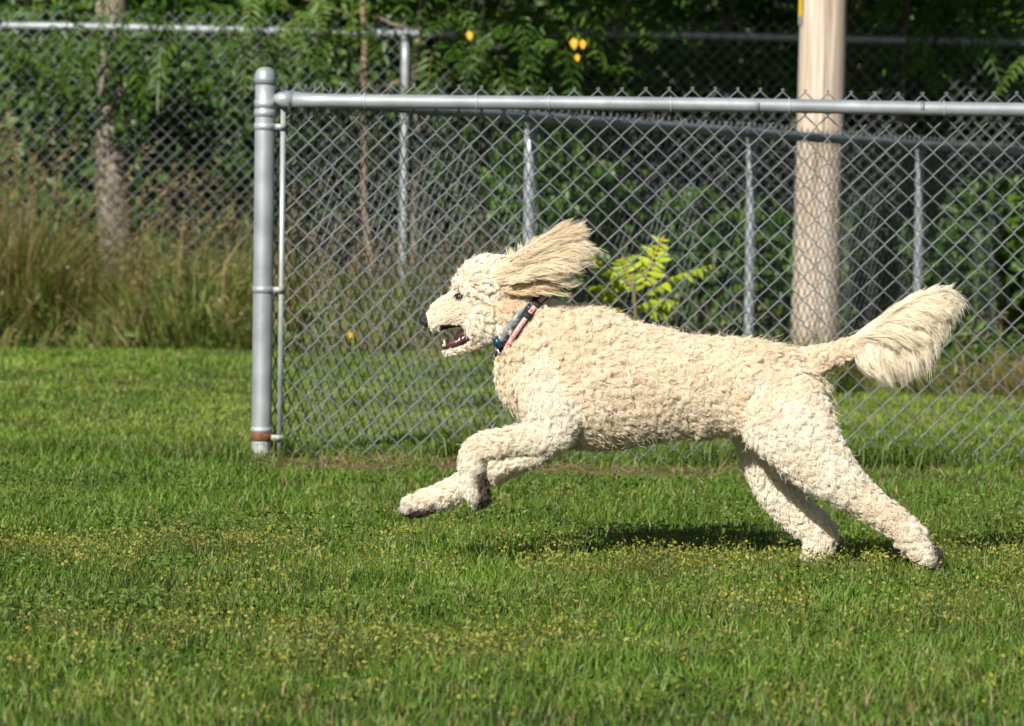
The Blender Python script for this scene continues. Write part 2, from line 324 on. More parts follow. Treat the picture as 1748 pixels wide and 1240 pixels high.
def lathe_post(x, y, z0, z1, r, dome=True, sides=20):
    mb = MB(); zz = np.linspace(z0, z1, 14); w = sstep(.30, .10, (zz - z0) / (z1 - z0))
    cc = np.repeat(mixc((1, 1, 1), (1.28, 1.22, 1.15), w), sides, 0)
    mb.tube([(x, y, z) for z in zz], r, sides, True, np.concatenate([cc, cc[:1], cc[-1:]])); return mb

PX0, PY0 = -.762, FENCE_Y                                  # the corner post
RAIL_Z = 1.103
ff = empty('chain_link_fence', (0, 0, 0), 0, 'near galvanised chain-link fence with a domed end post, right behind the dog', 'fence', 'chain-link fences')
post = lathe_post(PX0, PY0, -.2, 1.165, .0305).build('post', M_GALV, ff)
cap = MB(); t = np.linspace(0, math.pi / 2, 8)
cap.tube([(PX0, PY0, 1.150), (PX0, PY0, 1.166)] + [(PX0, PY0, 1.168 + .034 * math.sin(q)) for q in t[:-1]] + [(PX0, PY0, 1.2025)], [.0338, .0338] + [.0335 * math.cos(q) ** .7 for q in t[:-1]] + [.001], 20, True, (1.05, 1.05, 1.05)); cap.build('post_cap', M_GALV, post)
def band(z, h, mat, name, lug=True, r=.0332, cc=(1.1, 1.1, 1.1)):
    mb = MB(); mb.tube([(PX0, PY0, z - h / 2), (PX0, PY0, z - h / 2 + .0005), (PX0, PY0, z + h / 2 - .0005), (PX0, PY0, z + h / 2)], [r - .002, r, r, r - .002], 20, True, cc); mb.build(name, mat, post)
    if lug:
        q = MB(); q.box((PX0 + .047, PY0 - .008, z), (.034, .005, h * .85), None, (1.15, 1.15, 1.1)); q.box((PX0 + .047, PY0 + .006, z), (.034, .004, h * .85), None, (1.1, 1.1, 1.1))
        q.tube([(PX0 + .056, PY0 - .017, z), (PX0 + .056, PY0 + .014, z)], .0062, 6, True, (.8, .7, .6)); q.build('band_lug', M_GALV, post)
band(1.090, .024, M_GALV, 'brace_band', False); band(1.062, .022, M_GALV, 'tension_band', False); band(1.021, .020, M_GALV, 'tension_band')
band(.525, .020, M_GALV, 'tension_band'); band(.098, .014, M_GALV, 'tension_band', False, cc=(1.4, 1.35, 1.25)); band(.076, .026, M_RUST, 'rusty_band', False, .0328)
q = MB(); q.box((PX0 + .047, PY0 - .010, .074), (.042, .005, .017), None, (1.35, 1.3, 1.2)); q.tube([(PX0 + .058, PY0 - .019, .074), (PX0 + .058, PY0 + .012, .074)], .0065, 6, True, (1.2, 1.15, 1.1)); q.build('band_lug', M_GALV, post)
tb = MB(); tb.box((PX0 + .0555, PY0 + .0005, .555), (.0145, .006, 1.07), None, (1.25, 1.25, 1.2)); tb.build('tension_bar', M_GALV, ff, False)
rl = MB(); xs_ = np.linspace(PX0 + .05, 3.6, 30); rl.tube([(x, PY0 - .022, RAIL_Z + .0015 * math.sin(x * 3.1)) for x in xs_], .0212, 16, True); rail = rl.build('top_rail', M_GALV, ff)
rc = MB(); rc.tube([(PX0 + .030, PY0 - .012, RAIL_Z + .004), (PX0 + .048, PY0 - .020, RAIL_Z + .002), (PX0 + .085, PY0 - .022, RAIL_Z)], [.012, .0225, .0232], 14, True, (1.15, 1.15, 1.15)); rc.build('rail_cup', M_GALV, rail)
for x in (.735, 1.235):
    s_ = MB(); s_.tube([(x - .006, PY0 - .022, RAIL_Z), (x + .006, PY0 - .022, RAIL_Z)], .0216, 16, True, (.6, .6, .6)); s_.build('rail_joint', M_GALV, rail)
for x in (-.46, -.12, .1, .47, .83, 1.3, 1.72):            # aluminium tie wires round the rail
    w = MB(); an = np.linspace(0, 2 * math.pi, 14); w.tube([(x + .004 * a / 6.28, PY0 - .020 + .0245 * math.cos(a), RAIL_Z + .0245 * math.sin(a)) for a in an], .0018, 5, True, (1.5, 1.5, 1.5)); w.build('tie_wire', M_GALV, rail)
fabric(ff, (PX0 + .062, PY0 + .006), (3.1, PY0 + .006), .012, 1.136, .0021)

# the oblique fence running back from the corner post
MP = [(-.745, 12.56), (.07, 14.86), (1.005, 17.18), (1.94, 19.5), (2.72, 21.44)]
mf = empty('chain_link_fence', (0, 0, 0), 0, 'oblique galvanised chain-link fence running back to the right behind the near fence', 'fence', 'chain-link fences')
rl = MB(); rl.tube([(p[0], p[1], RAIL_Z + .012) for p in MP], .0215, 12, True, (.8, .8, .82)); rl.build('top_rail', M_GALV, mf)
for p in MP[1:4]:
    px_, py_ = p[0] - .014, p[1] + .004
    pm = lathe_post(px_, py_, -.2, 1.085, .0225, sides=16).build('post', M_GALV, mf)
    c_ = MB(); c_.tube([(px_, py_, 1.075), (px_, py_, 1.10), (px_ + .012, py_ - .004, 1.125)], [.0245, .0245, .012], 12, True, (1.1, 1.1, 1.1)); c_.build('post_cap', M_GALV, pm)
for k in range(4): fabric(mf, MP[k], MP[k + 1], .02, 1.128, .0021, -.008)

# the tall fence along the wood
FY = 21.5; FR = 1.708
bf = empty('chain_link_fence', (0, 0, 0), 0, 'tall galvanised chain-link fence standing along the edge of the wood', 'fence', 'chain-link fences')
def FYx(x): return FY + .03 * (x + 2)
rl = MB(); rl.tube([(x, FYx(x), FR + .006 * math.sin(x * 2)) for x in np.linspace(-4, 4, 17)], .0225, 12, True); rl.build('top_rail', M_GALV, bf)
for px in (-220, 686, 1790):
    x = (px - 874) / 325.; pm = lathe_post(x, FYx(x) - .05, -.2, FR - .02, .0235, sides=14).build('post', M_GALV, bf)
    c_ = MB(); c_.tube([(x, FYx(x) - .05, FR - .05), (x, FYx(x) - .05, FR - .015), (x, FYx(x) - .02, FR + .02)], [.026, .026, .012], 12, True, (1.1, 1.1, 1.1)); c_.build('post_cap', M_GALV, pm)
fabric(bf, (-3.9, FYx(-3.9) - .028), (3.7, FYx(3.7) - .028), .03, 1.76, .0022)

# ------------------------------------------------------------------ utility pole
p0, p1 = P(1390, 640, 20.2), P(1406, 0, 20.2); dz = (p1 - p0) / (p1 - p0)[2]
up = empty('utility_pole', (float(p0[0]), 20.2, 0), 0, 'pale round wooden utility pole standing behind the fences', 'pole')
mb = MB(); zz = np.concatenate([np.linspace(-.3, 2.4, 16), [4, 7, 9.5]]); mb.tube([(dz[0] * z, 0, z) for z in zz], [.121 - .004 * z for z in zz], 28); mb.build('shaft', M_POLE, up)
M_YEL = flat_mat('yellow_plastic', (.75, .52, .03), .4); M_GREYP = flat_mat('grey_plastic', (.28, .28, .31), .5)
def strip(z0, z1, mat, name, wdt):
    mb = MB(); xs0 = []
    for z in (z0, z1):
        for a in np.linspace(math.radians(172), math.radians(172 + wdt), 6):
            for rr in (.1165, .121): xs0.append((dz[0] * z + rr * math.cos(a), rr * math.sin(a), z))
    v = np.array(xs0).reshape(2, 6, 2, 3); V = v.reshape(-1, 3); idx = np.arange(24).reshape(2, 6, 2); t = []
    for a in range(5):
        for r_ in (0, 1): t += [(idx[0, a, r_], idx[0, a + 1, r_], idx[1, a + 1, r_]), (idx[0, a, r_], idx[1, a + 1, r_], idx[1, a, r_])]
        for z_ in (0, 1): t += [(idx[z_, a, 0], idx[z_, a, 1], idx[z_, a + 1, 1]), (idx[z_, a, 0], idx[z_, a + 1, 1], idx[z_, a + 1, 0])]
    for a in (0, 5): t += [(idx[0, a, 0], idx[0, a, 1], idx[1, a, 1]), (idx[0, a, 0], idx[1, a, 1], idx[1, a, 0])]
    mb.add(V, t); return mb.build(name, mat, up, False)
zy = float(P(1366, 29, 20.2)[2]); zg = float(P(1366, 43, 20.2)[2])
strip(zy, zy + .55, M_YEL, 'yellow_marker_strip', 32); strip(zg, zy - .001, M_GREYP, 'grey_marker_strip', 32)

# ------------------------------------------------------------------ tall grass and wild plants
tg = VM()
def tall(n, x0, x1, y0, y1, h0, h1, sel=None, lean=.3, heads=.16, brown=.35):
    x = rng.uniform(x0, x1, n); y = rng.uniform(y0, y1, n)
    if sel is not None: k = rng.random(n) < sel(x, y); x, y = x[k], y[k]; n = len(x)
    pt = fbm(x, y, .7, 2); L = rng.uniform(h0, h1, n) * (.55 + .75 * pt) * np.where(y > 20, .35 + .65 * sstep(20.25, 21.0, y + .35 * (vnoise(x, y, .3, 6) - .5)), 1)
    az = 9 * vnoise(x, y, .45, 1) + rng.normal(-1.5, .6, n); le = np.abs(rng.normal(lean, .25, n) * (.3 + 1.5 * vnoise(x, y, .3, 4)))
    t = np.clip(rng.normal(brown, .3, n) + 1.0 * (vnoise(x, y, .35, 5) - .5), 0, 1)
    c = mixc((.075, .13, .022), (.20, .22, .055), rng.random(n)); c[t > .62] = mixc((.20, .15, .055), (.29, .23, .10), rng.random((t > .62).sum()))
    b = np.stack([x, y, gz(x, y)], 1); tg.add(blades(b, L, rng.uniform(.005, .011, n), az, le, c, .55))
    m_ = rng.random(n) < heads; nb = m_.sum()
    if nb:
        bb = b[m_]; l = L[m_] * 1.15 + .05; a = az[m_] * .4; e = le[m_] * .8
        tp = bb + np.stack([np.cos(a) * np.sin(e) * l, np.sin(a) * np.sin(e) * l, np.cos(e) * l], 1)
        tg.add(blades(bb, l, np.full(nb, .004), a, e, mixc((.22, .17, .07), (.3, .22, .1), rng.random(nb)), .0))
        for j in range(7):
            dd = np.stack([np.cos(a) * .5 + rng.normal(0, .6, nb), rng.normal(0, .6, nb), rng.uniform(-.1, 1, nb)], 1); sh = (tp - bb) / l[:, None] * rng.uniform(-.10, .03, nb)[:, None]
            tg.add(leaves(tp + sh, dd, rng.normal(0, 1, (nb, 3)), rng.uniform(.02, .05, nb), rng.uniform(.005, .010, nb), mixc((.22, .165, .075), (.34, .27, .14), rng.random(nb))))
front = lambda x, y: .25 + .75 * sstep(20.25, 21.0, y + .5 * (vnoise(x, y, .4) - .5))
tall(7000, -3.5, -1.15, 20.3, 21.45, .3, .85, front, heads=.08, brown=.40, lean=.5)
tall(5200, -3.5, -1.15, 20.25, 21.3, .12, .45, front, lean=.55, heads=.03, brown=.35)
tall(1500, -3.5, -2.35, 20.6, 21.45, .75, 1.15, heads=.14, brown=.45, lean=.4)
tall(3200, -1.3, .6, 20.4, 21.45, .25, .55, front, heads=.05, brown=.38)
tall(3200, -1.3, .6, 20.4, 21.45, .10, .32, front, lean=.6, heads=.02, brown=.35)
tall(1800, -3.6, .5, 19.75, 20.6, .08, .26, lambda x, y: sstep(.35, .7, vnoise(x, y, .3, 3)) * sstep(19.7, 20.3, y), lean=.8, heads=.02, brown=.5)
tall(3600, -1.3, 1.6, 21.5, 22.6, .3, .75, brown=.25, heads=.06)
tall(1500, -3.6, -1.2, 21.5, 22.4, .4, .85, lambda x, y: np.where(np.abs(x + 2.1) < .22, 0.0, 1.0), brown=.3, heads=.1)
def near_mid(x, y):                                       # strip along the oblique fence
    a, b = np.array(MP[1]), np.array(MP[3]); d = (b - a) / np.linalg.norm(b - a); s = (x - a[0]) * -d[1] + (y - a[1]) * d[0]; return np.where((s > -.25) & (s < .75), .9, 0)
tall(16000, .3, 3.2, 16.2, 21.3, .08, .34, near_mid, heads=.02, brown=.3, lean=.5)
tall(4200, 1.7, 3.3, 17.5, 19.4, .08, .32, lambda x, y: sstep(17.45, 17.8, y + .3 * vnoise(x, y, .3)), heads=.02, brown=.28, lean=.5)
n = 900; x = rng.uniform(-3.4, .4, n); y = rng.uniform(20.3, 21.3, n); z = rng.uniform(.05, .45, n) * (.4 + .6 * sstep(20.3, 21, y)); k = vnoise(x, y, .35, 6) > .42; x, y, z = x[k], y[k], z[k]; n = len(x)
tg.add(leaves(np.stack([x, y, z], 1), rng.normal(0, 1, (n, 3)), np.tile((-.2, -.6, .7), (n, 1)) + rng.normal(0, .4, (n, 3)), rng.uniform(.04, .10, n), rng.uniform(.015, .035, n), mixc((.06, .13, .02), (.17, .22, .05), rng.random(n))))
n = 16; x = rng.uniform(-2.6, -1.35, n); y = rng.uniform(20.25, 20.7, n); z = rng.uniform(.08, .5, n)
for j in range(3): tg.add(leaves(np.stack([x, y, z], 1), rng.normal(0, 1, (n, 3)), rng.normal(0, 1, (n, 3)), np.full(n, .014), np.full(n, .011), mixc((.5, .48, .3), (.62, .58, .42), rng.random(n))))
tag(tg.build('tall_grass', M_GRASS), 'tall unmown grass with brown seed heads along the far fences', 'grass', kind='stuff')

def shrub_leaves(vm, cx, cy, cz, rx, ry, rz, n, L=(.05, .09), green=0.5, bright=1.0, shell=.55):
    u = norm(rng.normal(0, 1, (n, 3))); r = rng.uniform(shell, 1, n)[:, None] ** .6; p = u * r
    lump = .75 + .5 * vnoise(p[:, 0] * rx + cx + p[:, 1], p[:, 2] * rz + cz, .35, 3); p = p * lump[:, None] * np.array((rx, ry, rz)) + np.array((cx, cy, cz))
    k = p[:, 2] > .03; p = p[k]; u = u[k]; n = len(p)
    d = norm(u * .5 + rng.normal(0, .8, (n, 3)) + np.array((0, 0, -.35))); nr = norm(u * .4 + np.array((-.2, -.5, .9)) + rng.normal(0, .45, (n, 3)))
    c = mixc((.035, .095, .014), (.10, .175, .026), np.clip(rng.normal(green, .28, n), 0, 1)) * bright
    l = rng.uniform(*L, n); vm.add(leaves(p, d, nr, l, l * rng.uniform(.45, .7, n), c))
def branch_path(a, b, wob=.05, n=7):
    t = np.linspace(0, 1, n)[:, None]; p = np.asarray(a) * (1 - t) + np.asarray(b) * t; w = rng.normal(0, wob, (n, 3)); w[0] = 0; w[-1] *= .3; return p + w
def tree(name, label, base, top, r0, r1, crown_fn, limbs=5, tint=(1, 1, 1), group=None, wob=.04):
    o = empty(name, tuple(float(q) for q in base), 0, label, 'tree', group); b = np.array(base, float)
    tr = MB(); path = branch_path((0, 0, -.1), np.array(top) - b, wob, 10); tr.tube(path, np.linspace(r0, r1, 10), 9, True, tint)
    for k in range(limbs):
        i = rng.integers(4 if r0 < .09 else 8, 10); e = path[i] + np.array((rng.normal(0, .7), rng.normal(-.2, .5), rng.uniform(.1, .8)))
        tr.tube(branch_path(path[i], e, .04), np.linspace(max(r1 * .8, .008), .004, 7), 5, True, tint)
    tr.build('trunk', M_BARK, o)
    vm = VM(); crown_fn(vm); c = vm.build('crown', M_LEAF, o); me = c.data
    co = np.empty(len(me.vertices) * 3, np.float32); me.vertices.foreach_get('co', co); co = co.reshape(-1, 3) - b; me.vertices.foreach_set('co', co.astype(np.float32).ravel()); me.update()
    return o
def W(px, py, Y): return P(px, py, Y)
def fronds(vm, pts, n, L=(.3, .5), dirs=(-.1, -.6, -.1), spread=.7, green=.45, bright=1.0, jit=.18, pairs=9, yellow=0):
    """n pinnate leaves round each of the points"""
    for p in pts:
        p = np.asarray(p); b = p + rng.normal(0, jit, (n, 3)) * np.array((1, .7, .7)); d = np.array(dirs) + rng.normal(0, spread, (n, 3)) * np.array((1, .6, .6))
        c = mixc((.036, .10, .012), (.11, .19, .024), np.clip(rng.normal(green, .25, n), 0, 1)) * bright
        if yellow: c = c * np.array((1.5, 1.25, .8))
        vm.add(compound(b, d, rng.uniform(*L, n), c, pairs, rng.uniform(.15, .55)))
TG = 'trees along the far fence'
def crown_a(vm):      # left grey trunk: vine leaves and hanging sumac fronds
    for q in ((30, 120), (95, 170), (170, 100), (285, 200), (330, 150), (110, 90), (380, 220), (300, 90), (50, 230), (340, 290), (400, 330)):
        c = W(*q, 22.45 + rng.uniform(-.1, .4)); shrub_leaves(vm, *c, .36, .25, .30, 400, green=.5)
    for q in ((200, 215), (165, 150), (225, 165), (190, 105), (215, 75), (175, 60)): shrub_leaves(vm, *W(*q, 21.85), .13, .08, .10, 40, green=.55)
    shrub_leaves(vm, -2.1, 22.8, 3.2, 1.6, 1.1, .8, 3500, (.08, .14), .4)
    fronds(vm, [W(60, 10, 21.3), W(120, 25, 21.3), W(250, 20, 21.2), W(250, 45, 21.15)], 9, (.28, .42), (0, -.3, -.7), .45)
    fronds(vm, [W(15, 95, 20.9)], 3, (.26, .34), (.5, -.2, -.1), .2, .9, 1.15, .04)
    fronds(vm, [W(380, 5, 21.6), W(170, 0, 21.7)], 10, (.3, .45), (.1, -.4, -.5), .5)
b = W(198, 420, 22.05); tree('sumac_tree', 'thick grey trunk behind the tall fence among leafy vines, leftmost tree', (b[0], 22.05, 0), (b[0] - .06, 22.2, 3.0), .1, .085, crown_a, 6, (1.05, 1.0, .95), TG, .006)
def crown_b(vm):
    for q in ((420, 90), (500, 130), (560, 210), (460, 230), (540, 300), (430, 330), (600, 100)):
        c = W(*q, 22.5 + rng.uniform(-.3, .5)); shrub_leaves(vm, *c, .36, .3, .3, 260, green=.4)
    fronds(vm, [W(500, -25, 21.6), W(560, -20, 21.4), W(620, -30, 21.4)], 8, (.3, .45), (0, -.4, -.5), .5, .6)
    shrub_leaves(vm, -.9, 23.2, 3.2, 1.3, 1.1, .8, 2600, (.08, .14), .4)
b = W(640, 560, 22.0); tp = W(606, 60, 22.2); tree('sumac_tree', 'thin pale leaning stem left of the slim far fence post', (b[0], 22.0, 0), (tp[0], 22.2, 2.6), .022, .014, crown_b, 3, (1.3, 1.05, .85), TG, .02)
def crown_c(vm):      # sumac hanging over the rail in the middle
    fronds(vm, [W(790, 15, 21.0), W(850, 30, 20.9), W(920, 20, 21.0), W(990, 12, 21.1), W(840, 80, 21.1), W(900, 80, 21.2)], 13, (.3, .5), (.1, -.4, -.35), .55, .35)
    fronds(vm, [W(800, 140, 21.9), W(860, 140, 21.9), W(940, 130, 21.9), W(800, 170, 22.2), W(1000, 150, 22.2)], 9, (.3, .42), (0, -.5, -.3), .6, .3)
    for q in ((720, 240), (800, 260), (880, 260), (960, 300), (840, 330), (740, 330), (1040, 260), (900, 380)):
        c = W(*q, 22.6 + rng.uniform(-.2, .6)); shrub_leaves(vm, *c, .36, .3, .3, 300, green=.45)
    shrub_leaves(vm, -.35, 20.7, 2.95, .95, 1.2, .6, 3600, (.08, .14), .4); shrub_leaves(vm, .5, 20.5, 3.1, 1.0, 1.2, .65, 3600, (.08, .14), .4)  # unseen leaf masses above the frame, added to shade the far fence
b = W(700, 560, 22.3); tp = W(722, 60, 22.3); oc = tree('sumac_tree', 'slender sumac with feathery branches hanging over the far rail, yellow leaves in it', (b[0], 22.3, 0), (tp[0], 22.4, 2.7), .02, .013, crown_c, 5, (1.2, 1.0, .85), TG, .02)
M_YLEAF = flat_mat('yellow_leaf', (.62, .36, .02), .5)
for (px, py, h) in ((801, 61, .05), (985, 99, .04), (979, 75, .06), (994, 76, .05), (600, 571, .035)):
    c = W(px, py, 20.75 if py < 200 else 20.3); v, t, cc = leaves(np.array([c + (0, 0, h / 2)]), np.array([(.08, -.1, -1.0)]), np.array([(-.2, -1.0, .25)]), np.array([h]), np.array([h * .72]), np.ones((1, 3)), .15)
    if py < 200: o = link('yellow_leaf', tri_mesh('yellow_leaf', v - np.array(oc.location), t), oc, M_YLEAF)
    else:
        fl = empty('wild_flower', (float(c[0]), float(c[1]), 0), 0, 'single small yellow flower in the weeds behind the near fence', 'flower')
        f_ = VM()
        for a in np.arange(8) * .785: f_.add(leaves(np.array([(0, 0, c[2])]), np.array([(math.cos(a), -.35, math.sin(a))]), np.array([(0, -1.0, .3)]), np.array([.022]), np.array([.014]), np.ones((1, 3))))
        f_.build('petals', M_YLEAF, fl); s_ = MB(); s_.tube([(0, .004, 0), (.01, .004, c[2] * .5), (0, .003, c[2])], .0025, 5, True, (.4, .6, .15)); s_.build('stem', M_LEAF, fl)
def crown_d(vm):
    fronds(vm, [W(1080, 10, 21.9), W(1180, 30, 22.3), W(1290, 20, 22.2), W(1050, 70, 22.1)], 9, (.3, .45), (0, -.4, -.4), .6, .2)
    for q in ((1060, 150), (1180, 165), (1300, 150), (1120, 300), (1240, 280), (1320, 360), (1060, 420), (1180, 440), (1300, 480), (980, 460)):
        c = W(*q, 22.7 + rng.uniform(-.3, .6)); shrub_leaves(vm, *c, .36, .3, .27, 260, green=.4)
    shrub_leaves(vm, 1.35, 20.9, 3.05, 1.0, 1.3, .65, 4200, (.08, .14), .35)  # overhead leaves out of view, placed to keep the fence behind in shade
    shrub_leaves(vm, .9, 23.4, 3.2, 1.3, 1.2, 1.0, 2600, (.08, .14), .35)
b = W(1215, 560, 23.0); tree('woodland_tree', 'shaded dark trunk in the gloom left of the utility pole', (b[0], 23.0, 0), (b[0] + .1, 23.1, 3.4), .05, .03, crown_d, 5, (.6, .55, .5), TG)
def crown_e(vm):
    for q in ((1470, 60), (1560, 70), (1480, 140), (1600, 130), (1690, 60), (1560, 170), (1480, 260), (1650, 200), (1720, 150), (1600, 290), (1700, 300)):
        c = W(*q, 23.0 + rng.uniform(-.4, .8)); shrub_leaves(vm, *c, .34, .3, .26, 170, (.06, .10), green=.75, bright=1.1)
    fronds(vm, [W(1640, 10, 21.6), W(1720, 20, 21.6), W(1600, 30, 21.5), W(1690, 60, 21.6)], 10, (.28, .42), (0, -.4, -.3), .6, .3)
    shrub_leaves(vm, 2.3, 21.7, 3.0, .9, 1.1, .7, 2600, (.08, .14), .35)
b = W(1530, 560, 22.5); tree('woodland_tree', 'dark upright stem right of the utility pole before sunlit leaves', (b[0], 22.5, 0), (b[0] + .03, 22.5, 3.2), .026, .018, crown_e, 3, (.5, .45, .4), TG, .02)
def crown_f(vm):
    for q in ((1760, 120), (1740, 240), (1640, 350), (1740, 380), (1500, 360), (1560, 440), (1680, 480), (1470, 480)):
        c = W(*q, 22.6 + rng.uniform(-.3, .5)); shrub_leaves(vm, *c, .34, .3, .27, 240, green=.4)
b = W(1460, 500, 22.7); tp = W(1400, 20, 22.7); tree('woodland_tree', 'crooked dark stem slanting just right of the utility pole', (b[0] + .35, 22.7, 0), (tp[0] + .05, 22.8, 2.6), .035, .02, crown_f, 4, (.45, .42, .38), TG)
# low shrub masses behind the oblique fence
def bush(label, pts, Y, n, r, **kw):
    c0 = W(*pts[0], Y); o = empty('shrub', (float(c0[0]), Y, 0), 0, label, 'shrub', 'shrubs behind the oblique fence'); vm = VM(); st = MB()
    for q in pts:
        c = W(*q, Y + rng.uniform(-.15, .25)); shrub_leaves(vm, c[0] - c0[0], c[1] - Y, max(c[2], .12), r, r * .8, r * .8, n, **kw)
        st.tube(branch_path((0, 0, 0), (c[0] - c0[0], c[1] - Y, max(c[2], .2)), .03), np.linspace(.012, .005, 7), 5, True, (.7, .6, .5))
    st.build('stems', M_BARK, o); vm.build('foliage', M_LEAF, o)
bush('leafy green shrub behind the oblique fence, above the dog\'s neck', [(930, 330), (1010, 360), (960, 450)], 20.6, 420, .32, green=.4)
bush('dense dark green shrub between the fence post and the utility pole', [(1190, 400), (1310, 430), (1320, 520), (1230, 500)], 21.0, 380, .3, green=.4)
bush('green shrub behind the fence right of the utility pole', [(1490, 420), (1480, 520), (1530, 560)], 21.0, 340, .27, green=.45)
bush('bright broad-leaved bush at the right edge behind the fence', [(1700, 380), (1740, 460), (1650, 480), (1740, 560)], 20.9, 360, .3, green=.6)
bush('low green brush at the foot of the fence, below the dog\'s tail', [(1600, 590), (1700, 610), (1560, 640)], 18.6, 300, .17, green=.3, L=(.03, .06))

# sunlit sapling with arching yellow-green leaves behind the oblique fence
SY = 15.1; sp = W(1075, 560, SY); sap = empty('sumac_sapling', (float(sp[0]), SY, 0), 0, 'sunlit yellow-green sapling with arching feathery leaves seen above the dog\'s back', 'sapling')
s_ = MB(); s_.tube(branch_path((0, 0, 0), (.01, 0, .62), .012), np.linspace(.012, .006, 7), 6, True, (.9, 1, .5)); s_.build('stem', M_BARK, sap)
for (x0, y0, x1, y1, dr) in ((1090, 500, 1135, 395, .12), (1085, 520, 1240, 432, .3), (1070, 500, 1000, 420, .25), (1065, 520, 985, 470, .5), (1080, 530, 1180, 500, .5), (1070, 540, 1010, 520, .6), (1080, 510, 1060, 430, .15), (1090, 530, 1150, 540, .6)):
    a, b = W(x0, y0, SY) - sp, W(x1, y1, SY) - sp; a[2] += sp[2]; b[2] += sp[2]; d = b - a; L = np.linalg.norm(d); d = d / L + np.array((0, rng.uniform(-.4, .1), dr))
    v, t, c = compound(np.array([a]), np.array([d]), np.array([L * 1.05]), np.array([(.33, .40, .035)]), 11, dr, .030, .085 * .4 / L * .8 + .02)
    link('leaf', tri_mesh('leaf', v, t, c), sap, M_LEAF)

# deep woodland behind: one mass nobody could count
wv = VM()
for k in range(80):
    shrub_leaves(wv, rng.uniform(-6.5, 6.5), rng.uniform(24.5, 28.5), rng.uniform(.3, 3.0), rng.uniform(.7, 1.3), .8, rng.uniform(.6, 1.0), 480, (.09, .16), .3)
for k in range(26):
    shrub_leaves(wv, rng.uniform(-7, 7), rng.uniform(23.5, 28), rng.uniform(3.6, 6.5), 1.5, 1.3, .9, 900, (.11, .18), .35)
tag(wv.build('woodland', M_LEAF), 'dense dark woodland foliage filling the background', 'woodland', kind='stuff')

# ------------------------------------------------------------------ the dog
DY = 8.87; PXM = F_PX / DY                                 # mid plane of the dog; pixels per metre there
def DP(px, py, yo=0.0):
    """point of the dog: side-view position from the photograph, yo metres off its mid plane (minus = near side)"""
    p = P(px, py, DY); p = np.array(p); p[..., 1] += yo; return p
# each limb: (px, py, radius px, half depth m, offset m) along its axis
PARTS = {
 'torso': [(884, 632, 60, .072, 0), (915, 634, 88, .098, 0), (968, 640, 110, .117, 0), (1030, 651, 106, .121, 0), (1095, 657, 91, .112, 0), (1160, 660, 79, .102, 0), (1225, 662, 73, .090, 0), (1285, 666, 72, .095, 0), (1335, 672, 66, .092, 0), (1375, 676, 48, .065, 0), (1392, 678, 25, .035, 0)],
 'neck': [(838, 530, 44, .052, 0), (868, 540, 46, .056, 0), (897, 556, 49, .064, 0), (930, 582, 64, .080, 0), (965, 615, 82, .095, 0)],
 'head': [(792, 494, 22, .034, 0), (808, 489, 38, .051, 0), (835, 487, 46, .060, 0), (862, 492, 44, .056, 0), (884, 502, 36, .045, 0)],
 'cheek': [(800, 535, 22, .036, 0), (822, 545, 36, .052, 0), (850, 552, 34, .050, 0), (870, 556, 30, .045, 0)],
 'muzzle': [(800, 523, 33, .044, 0), (783, 528, 31, .038, 0), (765, 535, 27, .031, 0), (748, 543, 23, .027, 0), (736, 548, 19, .024, 0), (728, 551, 12, .016, 0)],
 'jaw': [(835, 566, 22, .036, 0), (818, 577, 16, .029, 0), (800, 587, 11, .022, 0), (782, 594, 8.5, .018, 0), (766, 598, 7.5, .014, 0), (759, 599, 5.5, .010, 0)],
 'ear_up': [(862, 480, 12, .010, -.052), (885, 468, 15, .011, -.072), (915, 450, 16, .010, -.086), (945, 430, 13, .009, -.092), (970, 411, 8, .008, -.092)],
 'ear_low': [(868, 492, 8, .010, -.056), (892, 485, 10, .010, -.066), (920, 477, 10, .009, -.070), (942, 470, 7, .008, -.070)],
 'ear_far': [(862, 475, 12, .010, .052), (885, 466, 18, .011, .075), (915, 450, 22, .010, .088), (945, 432, 16, .009, .09)],
 'fore_near': [(935, 640, 60, .045, -.070), (945, 690, 46, .045, -.086), (945, 733, 30, .036, -.092), (905, 746, 21, .028, -.092), (862, 752, 17.5, .023, -.090), (825, 759, 18, .023, -.088), (808, 776, 17, .022, -.088), (809, 806, 14.5, .021, -.088), (815, 833, 15, .022, -.088), (822, 851, 10, .018, -.088)],
 'fore_far': [(930, 650, 55, .045, .070), (938, 710, 38, .042, .088), (925, 765, 24, .032, .092), (880, 790, 18.5, .026, .090), (830, 815, 17, .023, .088), (780, 838, 17, .023, .086), (745, 855, 16.5, .023, .086), (712, 868, 15.5, .023, .086), (694, 871, 11, .018, .086)],
 'hind_near': [(1318, 680, 72, .060, -.052), (1345, 722, 66, .055, -.080), (1380, 768, 52, .046, -.092), (1415, 808, 38, .037, -.094), (1455, 840, 24, .027, -.092), (1500, 872, 19, .022, -.090), (1535, 897, 18, .020, -.088), (1558, 924, 14.5, .019, -.086), (1576, 941, 12.5, .020, -.086), (1588, 947, 8, .016, -.086)],
 'hind_far': [(1300, 690, 55, .055, .052), (1305, 750, 46, .048, .080), (1318, 803, 38, .040, .090), (1345, 856, 32, .034, .090), (1378, 893, 28, .028, .088), (1404, 915, 26, .024, .086), (1402, 936, 23, .024, .086), (1392, 952, 17, .025, .086), (1383, 959, 9, .020, .086)],
 'tail': [(1352, 640, 30, .034, 0), (1385, 617, 20, .021, 0), (1425, 605, 16, .016, 0), (1468, 588, 13.5, .014, 0), (1510, 562, 10, .011, 0), (1555, 530, 7.5, .009, 0), (1595, 509, 6, .008, 0)],
}
AX, AR, AT, AP, PN = [], [], [], [], list(PARTS)
bm = MB()
